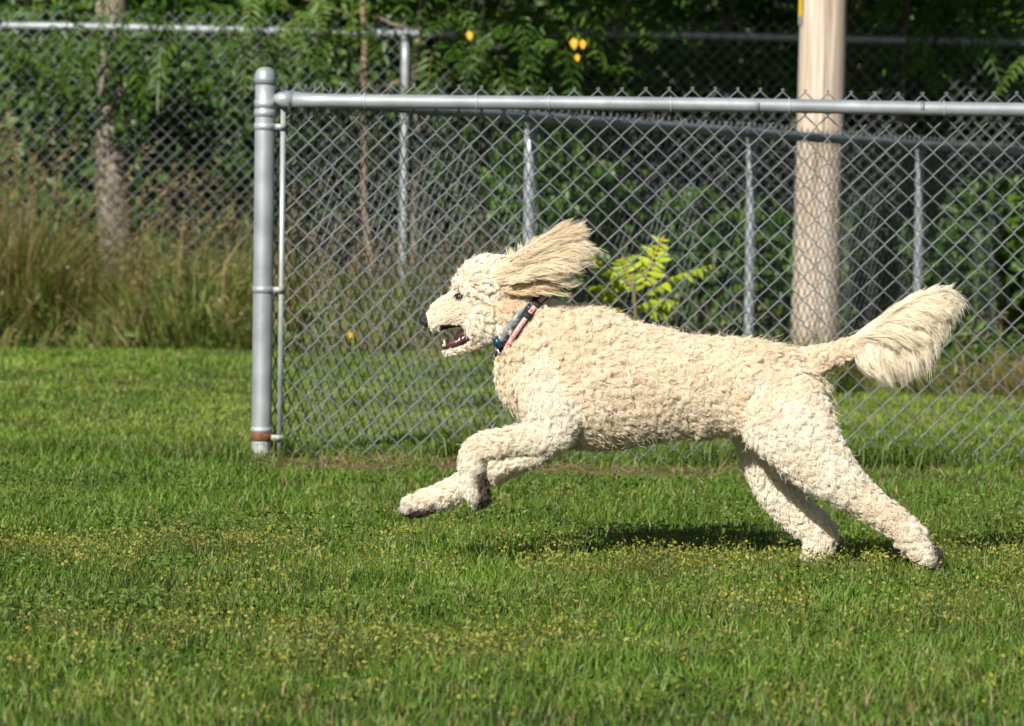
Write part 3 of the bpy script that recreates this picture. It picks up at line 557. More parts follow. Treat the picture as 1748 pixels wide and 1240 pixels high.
for pi, (nm, sec) in enumerate(PARTS.items()):
    s = np.array(sec, float); n0 = len(s); tt = np.linspace(0, n0 - 1, (n0 - 1) * 6 + 1)
    # Catmull-Rom through the sections
    def cr(col_):
        y = s[:, col_]; y_ = np.concatenate([[2 * y[0] - y[1]], y, [2 * y[-1] - y[-2]]]); k = np.minimum(tt.astype(int), n0 - 2); f = tt - k
        a, b, c, d = y_[k], y_[k + 1], y_[k + 2], y_[k + 3]
        return .5 * (2 * b + (c - a) * f + (2 * a - 5 * b + 4 * c - d) * f ** 2 + (3 * b - a - 3 * c + d) * f ** 3)
    q = np.stack([cr(i) for i in range(5)], 1); C = DP(q[:, 0], q[:, 1]); C[:, 1] += q[:, 4]; rp = np.maximum(q[:, 2], 2) / PXM; rd = np.maximum(q[:, 3], .004)
    tan = norm(np.gradient(C, axis=0)); yv = np.array((0, 1.0, 0)); u = norm(np.cross(yv, tan)); w = norm(np.cross(tan, u))
    sides = 28; a = np.linspace(0, 2 * math.pi, sides, endpoint=False)
    # round end caps
    Cc = np.concatenate([C[:1] - tan[:1] * rp[0] * .45, C[:1] - tan[:1] * rp[0] * .25, C, C[-1:] + tan[-1:] * rp[-1] * .3, C[-1:] + tan[-1:] * rp[-1] * .55])
    ext = lambda x, f: np.concatenate([[x[0] * .35], [x[0] * .8], x, [x[-1] * .8], [x[-1] * .35]])
    rpe, rde = ext(rp, 0), ext(rd, 0); ue = np.concatenate([u[:1], u[:1], u, u[-1:], u[-1:]]); we = np.concatenate([w[:1], w[:1], w, w[-1:], w[-1:]])
    ring = Cc[:, None] + np.cos(a)[None, :, None] * rpe[:, None, None] * ue[:, None] + np.sin(a)[None, :, None] * rde[:, None, None] * we[:, None]
    nR = len(Cc); V = np.concatenate([ring.reshape(-1, 3), Cc[:1], Cc[-1:]]); ii = np.arange(nR - 1)[:, None] * sides; kk = np.arange(sides)[None]; k2 = (kk + 1) % sides
    A, B, C2, D = ii + kk, ii + k2, ii + sides + kk, ii + sides + k2; kk = np.arange(sides); k2 = (kk + 1) % sides
    T = np.concatenate([np.stack([A, B, C2], -1).reshape(-1, 3), np.stack([B, D, C2], -1).reshape(-1, 3), np.stack([k2, kk, np.full(sides, nR * sides)], -1), np.stack([(nR - 1) * sides + kk, (nR - 1) * sides + k2, np.full(sides, nR * sides + 1)], -1)])
    bm.add(V, T); AX.append(C); AR.append(np.stack([rp, rd], 1)); AT.append(tan); AP.append(np.full(len(C), pi))
AX, AR, AT, AP = (np.concatenate(x) for x in (AX, AR, AT, AP))
raw = tri_mesh('dog_raw', np.concatenate(bm.v), np.concatenate(bm.t)); ro = bpy.data.objects.new('dog_raw', raw); col.objects.link(ro)
md = ro.modifiers.new('r', 'REMESH'); md.mode = 'VOXEL'; md.voxel_size = .0052; md.use_smooth_shade = True
sm = ro.modifiers.new('s', 'SMOOTH'); sm.factor = .5; sm.iterations = 7
dg = bpy.context.evaluated_depsgraph_get(); body_me = bpy.data.meshes.new_from_object(ro.evaluated_get(dg)); bpy.data.objects.remove(ro); bpy.data.meshes.remove(raw)
body_me.name = 'body'; nv = len(body_me.vertices); co = np.empty(nv * 3, np.float32); body_me.vertices.foreach_get('co', co); co = co.reshape(-1, 3).astype(float)
dog = empty('dog', (float(DP(1390, 960)[0]), DY, 0), 0, 'cream curly-coated dog bounding to the left across the lawn, ears and tail flying', 'dog')
d0 = np.array(dog.location)
def nearest_part(p):
    """which limb each point belongs to, the limb's direction there, and where round the axis it lies"""
    best = np.full(len(p), 1e9); idx = np.zeros(len(p), int)
    for k in range(0, len(p), 4000):
        q = p[k:k + 4000, None] - AX[None]; yy = q[..., 1]; rr = np.sqrt(np.maximum((q ** 2).sum(-1) - yy ** 2, 0)); dd = np.sqrt((rr / AR[None, :, 0]) ** 2 + (yy / AR[None, :, 1]) ** 2)
        j = dd.argmin(1); idx[k:k + 4000] = j; best[k:k + 4000] = dd[np.arange(len(j)), j]
    return AP[idx], AT[idx], AX[idx], best
pid, ptan, pax, _ = nearest_part(co); pix = project(co)
nrmv = np.empty(nv * 3, np.float32); body_me.vertices.foreach_get('normal', nrmv); nrmv = nrmv.reshape(-1, 3)
isp = lambda *n: np.isin(pid, [PN.index(x) for x in n])
skin = np.tile((.66, .51, .35), (nv, 1)); skin = skin * rng.uniform(.92, 1.08, (nv, 1))
mouth = (isp('jaw') & (nrmv[:, 2] > .15) & (pix[:, 0] < 812)) | (isp('muzzle', 'cheek') & (nrmv[:, 2] < -.55) & (pix[:, 0] > 745) & (pix[:, 0] < 812) & (pix[:, 1] > 555)); skin[mouth] = (.055, .028, .028)
skin[isp('ear_low') & (nrmv[:, 2] > -.3)] = (.30, .15, .10); skin[isp('ear_up') & (nrmv[:, 2] < -.3)] = (.34, .18, .12)
EYE0 = DP(783, 507); skin[isp('head', 'muzzle', 'cheek') & (np.hypot(pix[:, 0] - 783, pix[:, 1] - 507) < 9)] = (.10, .06, .045)
a_ = body_me.attributes.new('col', 'FLOAT_COLOR', 'POINT'); c4 = np.ones((nv, 4), np.float32); c4[:, :3] = skin; a_.data.foreach_set('color', c4.ravel())
M_SKIN = mat_noise('dog_skin', (.85, .85, .85), (1.1, 1.1, 1.1), 60, .8, attr=True, spec=.2)
body_me.vertices.foreach_set('co', (co - d0).astype(np.float32).ravel()); body_me.update(); body_me.polygons.foreach_set('use_smooth', np.ones(len(body_me.polygons), bool))
body = link('body', body_me, dog, M_SKIN); body_me.calc_loop_triangles()
tri = np.empty(len(body_me.loop_triangles) * 3, np.int32); body_me.loop_triangles.foreach_get('vertices', tri); tri = tri.reshape(-1, 3)
bvh = BVHTree.FromPolygons([tuple(x) for x in co], [tuple(x) for x in tri])
def hit(px, py):
    d = norm(DP(px, py) - CAMP); h = bvh.ray_cast(Vector(CAMP), Vector(d)); return np.array(h[0]) if h[0] is not None else DP(px, py, -.05)

# collar frame
CC = DP(894, 553); cu = norm(DP(926, 508) - DP(862, 598)); cv = np.array((0, 1.0, 0)); ca = norm(np.cross(cv, cu));
if ca[0] < 0: ca = -ca
CB = .011
EYE = hit(783, 507); NOSE = DP(723, 550)

# ---- coat: sample roots on the skin
tv = co[tri]; nrm_t = np.cross(tv[:, 1] - tv[:, 0], tv[:, 2] - tv[:, 0]); area = np.linalg.norm(nrm_t, axis=1) / 2; tot = area.sum()
def sample(n):
    j = rng.choice(len(tri), n, p=area / tot); r1 = np.sqrt(rng.random(n)); r2 = rng.random(n)
    p = tv[j, 0] * (1 - r1)[:, None] + tv[j, 1] * (r1 * (1 - r2))[:, None] + tv[j, 2] * (r1 * r2)[:, None]
    w = np.stack([1 - r1, r1 * (1 - r2), r1 * r2], 1)[..., None]; return p, norm((nrmv[tri[j]] * w).sum(1))
#            length  curl r  turns  lay   lock spacing, lift
STY = {'torso': (.028, .0052, 1.4, .55), 'neck': (.027, .0058, 1.3, .6), 'head': (.019, .0028, .8, 1.1), 'cheek': (.020, .0028, .8, 1.3), 'muzzle': (.0085, .0010, .6, 1.6), 'jaw': (.010, .0010, .5, 1.5),
       'ear_up': (.030, .002, .8, 2.8), 'ear_low': (.05, .002, .8, 2.6), 'ear_far': (.05, .002, .8, 2.6), 'fore_near': (.019, .0044, 1.2, .7), 'fore_far': (.017, .003, .9, .9),
       'hind_near': (.021, .0050, 1.3, .6), 'hind_far': (.016, .0016, .6, 1.3), 'tail': (.019, .004, 1.1, 1.0)}
SA = np.array([STY[k] for k in PN])
def exclude(p, n, pid, px):
    k = np.linalg.norm(p - EYE, axis=1) < .0112; e2 = EYE.copy(); e2[1] = 2 * DY - e2[1]; k |= np.linalg.norm(p - e2, axis=1) < .0112
    k |= (np.abs((p - CC) @ ca + .0005 - CB * ((p - CC) @ cv) / .065) < .0150) & np.isin(pid, [PN.index(x) for x in ('neck', 'torso', 'cheek', 'head')]) & (px[:, 0] > 855) & (px[:, 0] < 935)
    J = pid == PN.index('jaw'); k |= J & (n[:, 2] > .1) & (px[:, 0] < 808)
    k |= np.isin(pid, [PN.index('muzzle'), PN.index('cheek')]) & (n[:, 2] < -.5) & (px[:, 0] > 748) & (px[:, 0] < 810) & (px[:, 1] > 553)
    k |= (px[:, 0] < 734) & (px[:, 1] < 700)
    return k
def coatcol(p, n, pid, px, m):
    white = np.clip(.22 + 1.0 * sstep(920, 830, px[:, 0]) * np.isin(pid, [PN.index(x) for x in ('head', 'cheek', 'muzzle', 'jaw')]) + .75 * np.isin(pid, [PN.index(x) for x in ('hind_far', 'fore_far')]) + .45 * np.isin(pid, [PN.index(x) for x in ('fore_near', 'hind_near')]) + .35 * sstep(640, 720, px[:, 1]) + rng.normal(0, .16, m), 0, 1)
    c = mixc((.86, .745, .56), (.91, .865, .75), white); c = c * (1 - np.array((.05, .12, .2)) * (sstep(.45, .8, vnoise(px[:, 0], px[:, 1], 46, 2)) * .5 + sstep(.5, .8, vnoise(px[:, 0], px[:, 1], 14, 5)) * .4)[:, None])
    tan_ = .75 * np.exp(-(((px[:, 0] - 862) / 16) ** 2 + ((px[:, 1] - 512) / 22) ** 2)) + .55 * np.exp(-(((px[:, 0] - 797) / 18) ** 2 + ((px[:, 1] - 598) / 12) ** 2)) + .45 * np.exp(-(((px[:, 0] - 776) / 9) ** 2 + ((px[:, 1] - 509) / 10) ** 2)) + .3 * np.exp(-(((px[:, 0] - 1520) / 40) ** 2 + ((px[:, 1] - 870) / 25) ** 2)) + .12 * np.isin(pid, [PN.index(x) for x in ('ear_up', 'ear_low')])
    c = c * (1 - np.clip(tan_, 0, .9)[:, None] * np.array((.10, .28, .42)))
    fn, ffr, hn = PN.index('fore_near'), PN.index('fore_far'), PN.index('hind_near')
    mud = np.where(pid == fn, sstep(795, 812, px[:, 1]) * sstep(806, 816, px[:, 0] - (px[:, 1] - 830) * .12) + sstep(855, 864, px[:, 1]), 0) + np.where(pid == ffr, sstep(760, 735, px[:, 0]) * sstep(862, 872, px[:, 1] + .25 * (px[:, 0] - 715)) + sstep(692, 686, px[:, 0]) * .8, 0) + np.where(pid == hn, sstep(1586, 1596, px[:, 0] + .35 * (955 - px[:, 1])) * sstep(963, 950, px[:, 1]), 0)
    mud = np.clip(mud * rng.uniform(.85, 1.2, m) + .25 * np.where(pid == ffr, sstep(735, 700, px[:, 0]), 0) * sstep(855, 868, px[:, 1]), 0, .985)
    return c * (1 - mud[:, None]) + np.array((.042, .021, .010)) * mud[:, None]
def make_hair(name, pts, rad, colr, parent):
    """pts (n, K, 3) world, rad (K,) or (n, K)"""
    n, K = pts.shape[:2]; hc = bpy.data.hair_curves.new(name); hc.add_curves([K] * n)
    hc.attributes['position'].data.foreach_set('vector', np.ascontiguousarray(pts - d0, np.float32).ravel())
    ra = hc.attributes.get('radius') or hc.attributes.new('radius', 'FLOAT', 'POINT'); ra.data.foreach_set('value', np.ascontiguousarray(np.broadcast_to(rad, (n, K)), np.float32).ravel())
    ca_ = hc.attributes.new('col', 'FLOAT_COLOR', 'CURVE'); c4 = np.ones((n, 4), np.float32); c4[:, :3] = colr; ca_.data.foreach_set('color', c4.ravel())
    return link(name, hc, parent, M_FUR)

def grow(n_hair, n_lock, keep, K=11, rad=.00046):
    lp, ln = sample(n_lock); lpid, ltan, lax, _ = nearest_part(lp); k = keep(lp, lpid); lp, ln, lpid, ltan = lp[k], ln[k], lpid[k], ltan[k]; nl = len(lp)
    hp, hn = sample(n_hair); kd = KDTree(nl)
    for i, q in enumerate(lp): kd.insert(q, i)
    kd.balance(); nn = np.array([kd.find(q)[1] for q in hp]); hpid, htan, hax, hd = nearest_part(hp); hpx = project(hp)
    k = keep(hp, hpid) & ~exclude(hp, hn, hpid, hpx) & (np.linalg.norm(hp - lp[nn], axis=1) < .03) & ((hn * ln[nn]).sum(1) > .2)
    hp, hn, hpid, hpx, nn = hp[k], hn[k], hpid[k], hpx[k], nn[k]; n = len(hp)
    # lock frames
    fl = np.where(np.isin(lpid, [PN.index('muzzle'), PN.index('jaw')])[:, None], -ltan, ltan) + np.array((0, 0, -.35)); fl = fl + rng.normal(0, .55, fl.shape) * (lpid != PN.index('muzzle'))[:, None]
    fl = norm(fl - ln * (fl * ln).sum(1)[:, None]); sd_ = np.cross(ln, fl)
    L, rc, turns, lay = SA[lpid].T; lpx_ = project(lp); L = L * rng.uniform(.75, 1.2, nl) * (.78 + .5 * vnoise(lpx_[:, 0], lpx_[:, 1], 30, 1)); ph = rng.uniform(0, 6.28, nl); hand = np.where(rng.random(nl) < .5, 1, -1); turns = turns * rng.uniform(.7, 1.35, nl)
    s = np.linspace(0, 1, K)
    g = lambda x: x[nn][:, None, None]
    Lh = (L[nn] * rng.uniform(.8, 1.12, n))[:, None, None]; lay_h = g(lay); S = s[None, :, None]
    rise = Lh * np.sin(np.clip(S * 1.35, 0, 1.57)) / (1 + .35 * lay_h) * .72; over = Lh * lay_h / (1 + lay_h) * 1.1 * S ** 1.6
    ang = g(ph) + g(hand) * 6.2832 * g(turns) * S + rng.normal(0, .55, (n, 1, 1)); env = g(rc) * rng.uniform(.6, 1.35, (n, 1, 1)) * np.minimum(S * 2.2, 1)
    N_, F_, S_ = ln[nn][:, None], fl[nn][:, None], sd_[nn][:, None]
    pts = hp[:, None] + hn[:, None] * rise * .35 + N_ * rise * .65 + F_ * over + (F_ * np.cos(ang) + S_ * np.sin(ang) + N_ * .35 * np.sin(ang * 1.0 + 1)) * env
    pts = pts + (lp[nn] - hp)[:, None] * (np.where(np.isin(hpid, LEGS), .22, .36)[:, None, None] * S ** 1.2) * rng.uniform(.4, 1.3, (n, 1, 1)) + rng.normal(0, .0008, (n, K, 3)) * S
    fz = (rng.random(n) < .05)[:, None, None]; pts = pts + fz * (hn[:, None] * Lh * .14 * S + (rng.normal(0, .22, (n, 1, 3)) * Lh) * S ** 2)
    return pts, hp, hn, hpid, hpx, nn
LEGS = [PN.index(x) for x in ('fore_near', 'fore_far', 'hind_near', 'hind_far')]
LONG = [PN.index(x) for x in ('ear_up', 'ear_low', 'ear_far')]
def keep_coat(p, pid):
    px = project(p)[:, 0]; return ~np.isin(pid, LONG) & ~((pid == PN.index('tail')) & (px > 1478)) & ~np.isin(pid, [PN.index('muzzle'), PN.index('jaw')])
pts, hp, hn, hpid, hpx, nn = grow(int(230000 * tot), int(13500 * tot), keep_coat); print('AREA', tot, len(pts))
cc_ = coatcol(hp, hn, hpid, hpx, len(hp)); prof = np.array([1, 1, 1, 1, 1, 1, .95, .9, .8, .6, .3])
make_hair('coat', pts, .00038 * prof, cc_, dog)
pts, hp, hn, hpid, hpx, nn = grow(int(150000 * tot), int(9000 * tot), lambda p, pid: np.isin(pid, [PN.index('ear_up'), PN.index('ear_far')]), 11)
k = hn[:, 2] > -.1; pts, hp, hn, hpid, hpx = pts[k], hp[k], hn[k], hpid[k], hpx[k]
make_hair('ear_fur', pts, .00036 * prof, coatcol(hp, hn, hpid, hpx, len(hp)), dog)
mz = [PN.index('muzzle'), PN.index('jaw')]
pts, hp, hn, hpid, hpx, nn = grow(int(260000 * tot), int(30000 * tot), lambda p, pid: np.isin(pid, mz), 6)
make_hair('muzzle_fur', pts, .00042 * np.array([1, 1, .9, .8, .6, .3]), coatcol(hp, hn, hpid, hpx, len(hp)), dog)

# ---- long hair: ears and tail plume, swept by guides
def guided(n, root, ctrl, tip, wave, K=14, clump=.6, nclump=60, thick=.0005):
    """hair from root through ctrl to tip (n,3 each), gathered into wavy strands"""
    s = np.linspace(0, 1, K)[None, :, None]; b = root[:, None] * (1 - s) ** 2 + 2 * ctrl[:, None] * s * (1 - s) + tip[:, None] * s ** 2
    cl = rng.integers(0, nclump, n); ph = rng.uniform(0, 6.28, nclump)[cl][:, None]; fr = rng.uniform(1.0, 2.2, nclump)[cl][:, None]
    T = norm(tip - root)[:, None]; side = norm(np.cross(T, (0, 1.0, 0))); w = np.sin(ph + 6.28 * fr * s[..., 0]) * wave * s[..., 0]
    return b + side * w[..., None] + np.array((0, 1.0, 0)) * (np.cos(ph * 1.7 + 5 * fr * s[..., 0]) * wave * .7 * s[..., 0])[..., None] + rng.normal(0, .0006, b.shape) * s
def interp_poly(pl, t):
    pl = np.array(pl, float); k = np.linspace(0, 1, len(pl)); return np.stack([np.interp(t, k, pl[:, i]) for i in range(pl.shape[1])], 1)
def sweep(name, n, rootline, tipline, bow, yr, yt, wave, nstr, colr, lmin=.55, tw=.1, parent=dog, spread=9):
    """hair whose roots run along rootline and whose tips run along tipline (pixel lines), in nstr gathered strands"""
    st = np.sort(rng.random(nstr)); sl = rng.beta(2.2, 1.1, nstr) * (1 - lmin) + lmin; sy = rng.uniform(-1, 1, nstr); sj = rng.normal(0, 1, (nstr, 2)); j = rng.integers(0, nstr, n)
    t = np.clip(st[j] + rng.normal(0, .02, n), 0, 1); R = interp_poly(rootline, t) + rng.normal(0, 3.0, (n, 2)); E0 = interp_poly(tipline, np.clip(t + rng.normal(0, .012, n), 0, 1)) + sj[j] * spread * .5 + rng.normal(0, 1.3, (n, 2))
    ln_ = sl[j] * rng.uniform(.86, 1.03, n); E = R + (E0 - R) * ln_[:, None]
    C = R + (E - R) * .5 + interp_poly(bow, t) * ln_[:, None] + sj[j] * 1.5
    yy = sy[j] + rng.normal(0, .15, n); root = DP(R[:, 0], R[:, 1]); root[:, 1] += yr[0] + yr[1] * yy; tip = DP(E[:, 0], E[:, 1]); tip[:, 1] += yt[0] + yt[1] * yy; ctl = DP(C[:, 0], C[:, 1]); ctl[:, 1] += .5 * (yr[0] + yt[0]) + .8 * max(yr[1], yt[1]) * yy
    ph = rng.uniform(0, 6.28, nstr)[j][:, None]; fr = rng.uniform(.8, 1.9, nstr)[j][:, None]; K = 14; s = np.linspace(0, 1, K)[None, :]; S = s[..., None]
    b = root[:, None] * (1 - S) ** 2 + 2 * ctl[:, None] * S * (1 - S) + tip[:, None] * S ** 2; sd_ = norm(np.cross(norm(tip - root), (0, 1.0, 0)))[:, None]
    amp = wave * s ** 1.1; b = b + sd_ * (np.sin(ph + 6.28 * fr * s) * amp)[..., None] + np.array((0, 1.0, 0)) * (np.cos(ph + 6.28 * fr * s) * amp * .8)[..., None] + rng.normal(0, .0005, (n, 1, 3)) * S
    c = np.array(colr)[None] * rng.uniform(.80, 1.1, (nstr, 1))[j] * rng.uniform(.94, 1.05, (n, 1)); prof = np.array([1, 1, 1, 1, 1, 1, 1, .95, .9, .85, .75, .6, .45, .25])
    return make_hair(name, b, .00038 * prof, c, parent)
CE = (.86, .745, .56); CT = (.885, .80, .635)
# upper lobe of the flying ear: outer face, near side
sweep('ear_fur', 6000, [(882, 442), (858, 453), (850, 467), (854, 480)], [(972, 392), (996, 381), (1000, 396), (970, 430)], [(-2, 4), (-2, 6), (4, 10), (10, 12)], (-.078, .010), (-.104, .012), .0055, 420, CE, .22, spread=14)
sweep('ear_fur', 3000, [(872, 446), (905, 433), (945, 415), (975, 401)], [(960, 400), (984, 386), (1000, 385), (1006, 400)], [(-2, -3), (0, -2), (0, 0), (0, 2)], (-.084, .014), (-.098, .014), .0028, 160, CE, .5)
sweep('ear_fur', 3000, [(868, 480), (900, 462), (935, 446), (965, 425)], [(945, 452), (985, 446), (1002, 436), (1012, 412)], [(2, 4), (2, 4), (2, 2), (0, 2)], (-.098, .005), (-.108, .012), .0065, 240, CE, .35, spread=20)
sweep('ear_fur', 420, [(900, 455), (940, 436), (968, 420)], [(1000, 462), (1014, 436), (1018, 410)], [(2, 8), (2, 6), (0, 4)], (-.100, .006), (-.112, .016), .0095, 44, (.88, .78, .6), .5, spread=22)
# lower lobe below the crease
CL = tuple(x * f for x, f in zip(CE, (.98, .92, .84)))
sweep('ear_fur', 3400, [(860, 490), (872, 494), (884, 497)], [(945, 463), (966, 474), (936, 486)], [(4, 6), (2, 4), (0, 1)], (-.072, .008), (-.078, .012), .0065, 260, CL, .3, spread=18)
sweep('ear_fur', 200, [(905, 486), (930, 480)], [(985, 474), (982, 494)], [(4, 6), (2, 4)], (-.078, .006), (-.086, .016), .0065, 18, CE, .7, spread=20)
# far ear, mostly hidden
sweep('ear_fur', 2600, [(872, 452), (905, 442), (945, 428)], [(945, 412), (975, 402), (992, 408)], [(0, -2), (0, 0), (0, 2)], (.085, .014), (.095, .014), .003, 50, CE, .6)
# topknot wisps
sweep('head_wisp', 90, [(884, 440), (892, 438)], [(884, 408), (890, 414)], [(-1, 0), (1, 0)], (-.02, .01), (-.02, .012), .001, 4, (.84, .76, .6), .7)
# tail plume
sweep('tail_plume', 6500, [(1455, 588), (1490, 570), (1530, 545), (1575, 517), (1600, 505)], [(1502, 650), (1540, 660), (1578, 640), (1612, 583), (1636, 520)], [(-8, 12), (0, 4), (14, -10), (16, -18), (10, -12)], (0, .012), (0, .038), .0050, 420, CT, .35, spread=16)
sweep('tail_plume', 6000, [(1470, 576), (1510, 552), (1550, 526), (1590, 506)], [(1554, 590), (1596, 566), (1624, 540), (1638, 506)], [(4, -12), (8, -14), (8, -12), (4, -10)], (-.004, .014), (-.020, .034), .0045, 380, CT, .35, spread=16)
sweep('tail_plume', 3000, [(1440, 590), (1480, 568), (1530, 538), (1580, 508)], [(1500, 558), (1548, 516), (1592, 491), (1632, 499)], [(0, -3), (0, -4), (0, -5), (0, -4)], (0, .016), (0, .024), .002, 150, CT, .5)
sweep('tail_plume', 500, [(1470, 580), (1520, 552), (1570, 522), (1600, 505)], [(1522, 664), (1586, 648), (1622, 586), (1644, 515)], [(-4, 10), (16, -14), (16, -18), (8, -10)], (0, .012), (0, .05), .007, 60, CT, .5, spread=18)

# ---- face
M_NOSE = mat_noise('nose_leather', (.010, .009, .010), (.028, .024, .026), 220, .32, spec=.6, bump=.5, bscale=420)
M_EYE = flat_mat('dark_eye', (.018, .008, .005), .12, 0, .7); M_TOOTH = flat_mat('tooth', (.78, .72, .58), .35); M_TONGUE = flat_mat('tongue', (.17, .06, .06), .3); M_GUM = flat_mat('dark_gum', (.045, .020, .022), .25)
nb = MB(); pth = [DP(734, 546), DP(730, 547), DP(725, 549), DP(720, 550.5), DP(717.5, 552)]; nb.tube(np.array(pth), np.array([9, 12, 12, 10, 5]) / PXM, 20)
v = nb.v[0]; c_ = DP(724, 549); v[:, 1] = c_[1] + (v[:, 1] - c_[1]) * 1.25; lowm = v[:, 2] < c_[2]; v[lowm, 0] += (c_[2] - v[lowm, 2]) * .35
link('nose', tri_mesh('nose', v - d0, nb.t[0], None, True), dog, M_NOSE)
for sgn in (-1, 1):
    ns = MB(); ns.tube(np.array([DP(721, 552, sgn * .0095), DP(725, 555, sgn * .0125), DP(729, 553, sgn * .0135)]), np.array([.0016, .0030, .0016]), 8); ns.v[0] -= d0; ns.build('nostril', M_GUM, dog)
    e = EYE.copy(); e[1] = e[1] if sgn < 0 else 2 * DY - e[1]
    me = bpy.data.meshes.new('eye'); b_ = bmesh.new(); bmesh.ops.create_uvsphere(b_, u_segments=16, v_segments=10, radius=.0098); b_.to_mesh(me); b_.free(); me.polygons.foreach_set('use_smooth', np.ones(len(me.polygons), bool))
    eo = link('eye', me, dog, M_EYE); eo.location = Vector(e - d0) + Vector((.002, -sgn * .0020, 0)); eo.scale = (1.0, .75, .62)
    ld = MB(); an = np.linspace(.1, math.pi - .1, 10); base_ = e + np.array((.002, sgn * .0068, .0012)); ld.tube(np.array([base_ + np.array((.0105 * math.cos(a), sgn * (.0012 - .004 * abs(math.cos(a))), .0062 * math.sin(a))) for a in an]) - d0, .0016, 6); ld.build('eyelid', M_GUM, dog)
tn = MB(); tn.tube(np.array([DP(800, 577), DP(792, 581), DP(782, 586), DP(772, 590), DP(765, 592)]), np.array([.010, .0115, .0115, .009, .005]), 14); v = tn.v[0]; v[:, 2] = v[:, 2].mean() + (v[:, 2] - v[:, 2].mean()); tn.v[0] -= d0; tn.build('tongue', M_TONGUE, dog)
th = MB(); th.tube(np.array([DP(814, 561), DP(804, 565), DP(794, 571), DP(784, 577), DP(777, 582)]), np.array([.016, .0165, .0145, .0115, .006]), 14); th.v[0] -= d0; th.build('mouth_lining', M_GUM, dog)
for sgn in (-1, 1):
    gm = MB(); gm.tube(np.array([DP(758, 595, sgn * .004), DP(764, 592.5, sgn * .0115), DP(780, 587, sgn * .0165), DP(798, 577, sgn * .021), DP(806, 566, sgn * .026)]), np.array([.003, .0042, .0045, .0045, .003]), 8); gm.v[0] -= d0; gm.build('lip', M_GUM, dog)
    for (x, y, x2, y2, r, yo) in ((760, 591, 757.5, 580, .0028, .010), (757, 592, 755.5, 587.5, .0018, .004), (783, 585, 785, 576, .0026, .0165), (778, 587, 779, 582, .002, .016), (790, 580, 791, 574, .0026, .0185)):
        t_ = MB(); t_.tube(np.array([DP(x, y, sgn * yo), DP((x + x2) / 2, (y + y2) / 2, sgn * yo), DP(x2, y2, sgn * yo)]), np.array([r, r * .8, r * .12]), 8); t_.v[0] -= d0; t_.build('tooth', M_TOOTH, dog)

# ---- collar
col_o = bpy.data.objects.new('collar', None); col.objects.link(col_o); col_o.parent = dog; col_o.location = Vector(CC - d0)
AN = np.linspace(0, 2 * math.pi, 73)[:-1]
rr = []
for a in AN:
    d = cu * math.cos(a) + cv * math.sin(a); ds = []
    for off in (-.01, 0, .01):
        h = bvh.ray_cast(Vector(CC + ca * off + d * .16), Vector(-d)); ds.append(np.linalg.norm(np.array(h[0]) - CC - ca * off) if h[0] is not None else .06)
    rr.append(min(max(ds), .082))
rr = np.array(rr); rr = np.convolve(np.concatenate([rr[-4:], rr, rr[:4]]), np.ones(9) / 9, 'valid')
def ringband(name, mat, o0, o1, lift, thick, a0=0, a1=360, parent=col_o, skew=0, taper=False):
    k = np.arange(72) if a1 - a0 >= 360 else np.where((np.degrees(AN) >= a0) & (np.degrees(AN) <= a1))[0]
    n = len(k); V = []; q = np.linspace(0, 1, n)
    for i_, kk in enumerate(k):
        d = cu * math.cos(AN[kk]) + cv * math.sin(AN[kk]); w_ = math.sin(math.pi * (q[i_] * .9 + .05)) ** .5 if taper else 1
        for (o_, r_) in ((o0 * w_ + o1 * (1 - w_), lift), (o1, lift), (o1, lift + thick), (o0 * w_ + o1 * (1 - w_), lift + thick)): V.append(d * (rr[kk] + r_) + ca * (o_ + CB * math.sin(AN[kk])))
    T = []; full = a1 - a0 >= 360
    for i_ in range(n if full else n - 1):
        j_ = (i_ + 1) % n
        for e in range(4): f = (e + 1) % 4; T += [(i_ * 4 + e, i_ * 4 + f, j_ * 4 + f), (i_ * 4 + e, j_ * 4 + f, j_ * 4 + e)]
    if not full: T += [(0, 2, 1), (0, 3, 2), (n * 4 - 4, n * 4 - 3, n * 4 - 2), (n * 4 - 4, n * 4 - 2, n * 4 - 1)]
    return link(name, tri_mesh(name, np.array(V), np.array(T)), parent, mat)
M_PINK = mat_noise('pink_ribbon', (.70, .34, .32), (.82, .46, .42), 160, .6); M_ROSE = flat_mat('rose_print', (.62, .10, .16), .6); M_SLV = flat_mat('grey_strap', (.20, .23, .26), .4); M_TEAL = flat_mat('teal_tag', (.008, .055, .085), .3, .2); M_STEEL = flat_mat('steel_ring', (.6, .6, .6), .25, .9)
ringband('strap', M_BLACKN, -.0090, .0140, .0125, .0024)
ringband('pink_ribbon', M_PINK, .0012, .0112, .0151, .0008)
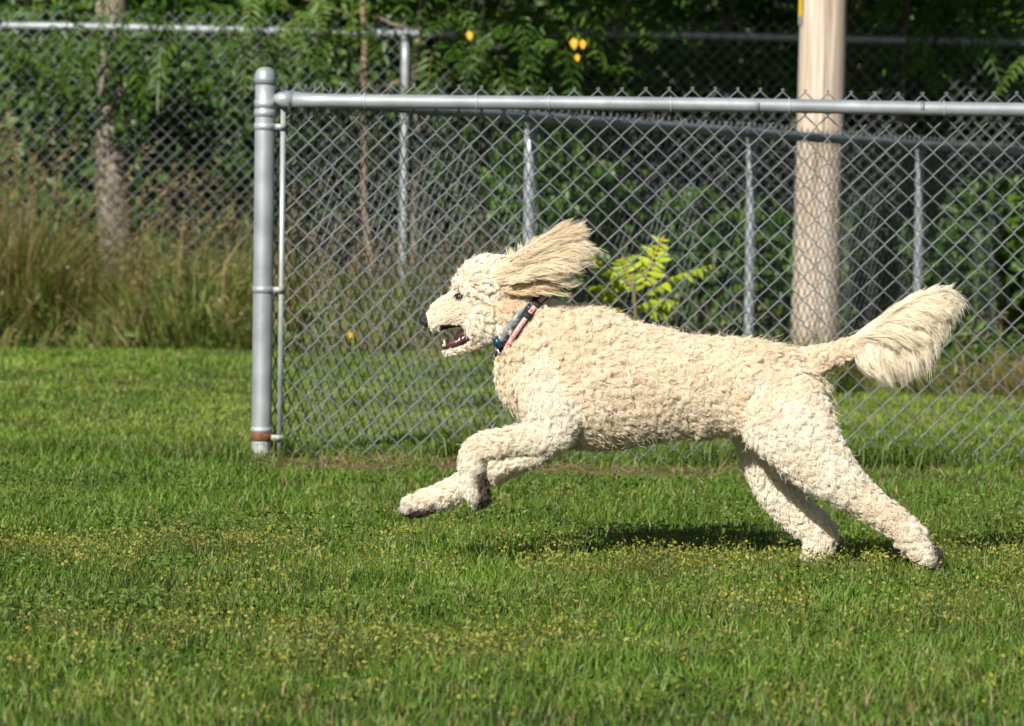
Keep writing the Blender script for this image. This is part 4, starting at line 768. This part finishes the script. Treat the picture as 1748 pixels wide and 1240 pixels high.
ringband('grey_strap', M_SLV, -.0190, -.0060, .0135, .0030, 222, 292, taper=True)
for a0 in (279, 303): ringband('slider_bar', M_BLACKN, -.004, .0160, .0160, .0024, a0, a0 + 12)
for ang in (297, 230):
    kk = int(round(ang / 5)) % 72; d = cu * math.cos(AN[kk]) + cv * math.sin(AN[kk]); c0 = d * (rr[kk] + .0163) + ca * (.0062 + CB * math.sin(AN[kk])); tg_ = norm(np.cross(d, ca)); an = np.linspace(0, 6.2832, 13)[:-1]
    V = np.concatenate([[c0 + d * .0006], [c0 + (tg_ * math.cos(a) + ca * math.sin(a)) * .0044 for a in an]]); T = [(0, 1 + i_, 1 + (i_ + 1) % 12) for i_ in range(12)]; link('rose_mark', tri_mesh('rose_mark', V, np.array(T)), col_o, M_ROSE)
lt = MB()
for q, ang in enumerate(np.linspace(240, 276, 9)):        # small dark printed marks
    kk = ang / 5; k0 = int(kk) % 72; f_ = kk - int(kk); r_ = rr[k0] * (1 - f_) + rr[(k0 + 1) % 72] * f_; a = math.radians(ang); d = cu * math.cos(a) + cv * math.sin(a); tg_ = norm(np.cross(d, ca))
    M_ = np.stack([tg_, ca, d], 1); lt.box(d * (r_ + .0164) + ca * (.0078 + CB * math.sin(a)), (.0008, .0036, .0004), M_); lt.box(d * (r_ + .0164) + ca * ((.0065 if q % 2 else .0091) + CB * math.sin(a)) + tg_ * .0009, (.0022, .0008, .0004), M_)
lt.build('printed_lettering', M_BLACKN, col_o, False)
tp_ = DP(849, 584, -.060) - CC; tgm = norm(DP(857, 594) - DP(846, 571)); tgs = norm(np.cross(tgm, (0.25, 1.0, 0.1))); tgn = np.cross(tgm, tgs)
tgb = MB(); tgb.box(tp_, (.024, .0135, .003), np.stack([tgm, tgs, tgn], 1)); tgb.build('name_tag', M_TEAL, col_o, False)
rg = MB(); an = np.linspace(0, 6.2832, 20); rg.tube(np.array([DP(857, 595, -.056) - CC + np.array((.009 * math.cos(a), .003 * math.sin(a), .009 * math.sin(a))) for a in an]), .0014, 6); rg.build('tag_ring', M_STEEL, col_o)
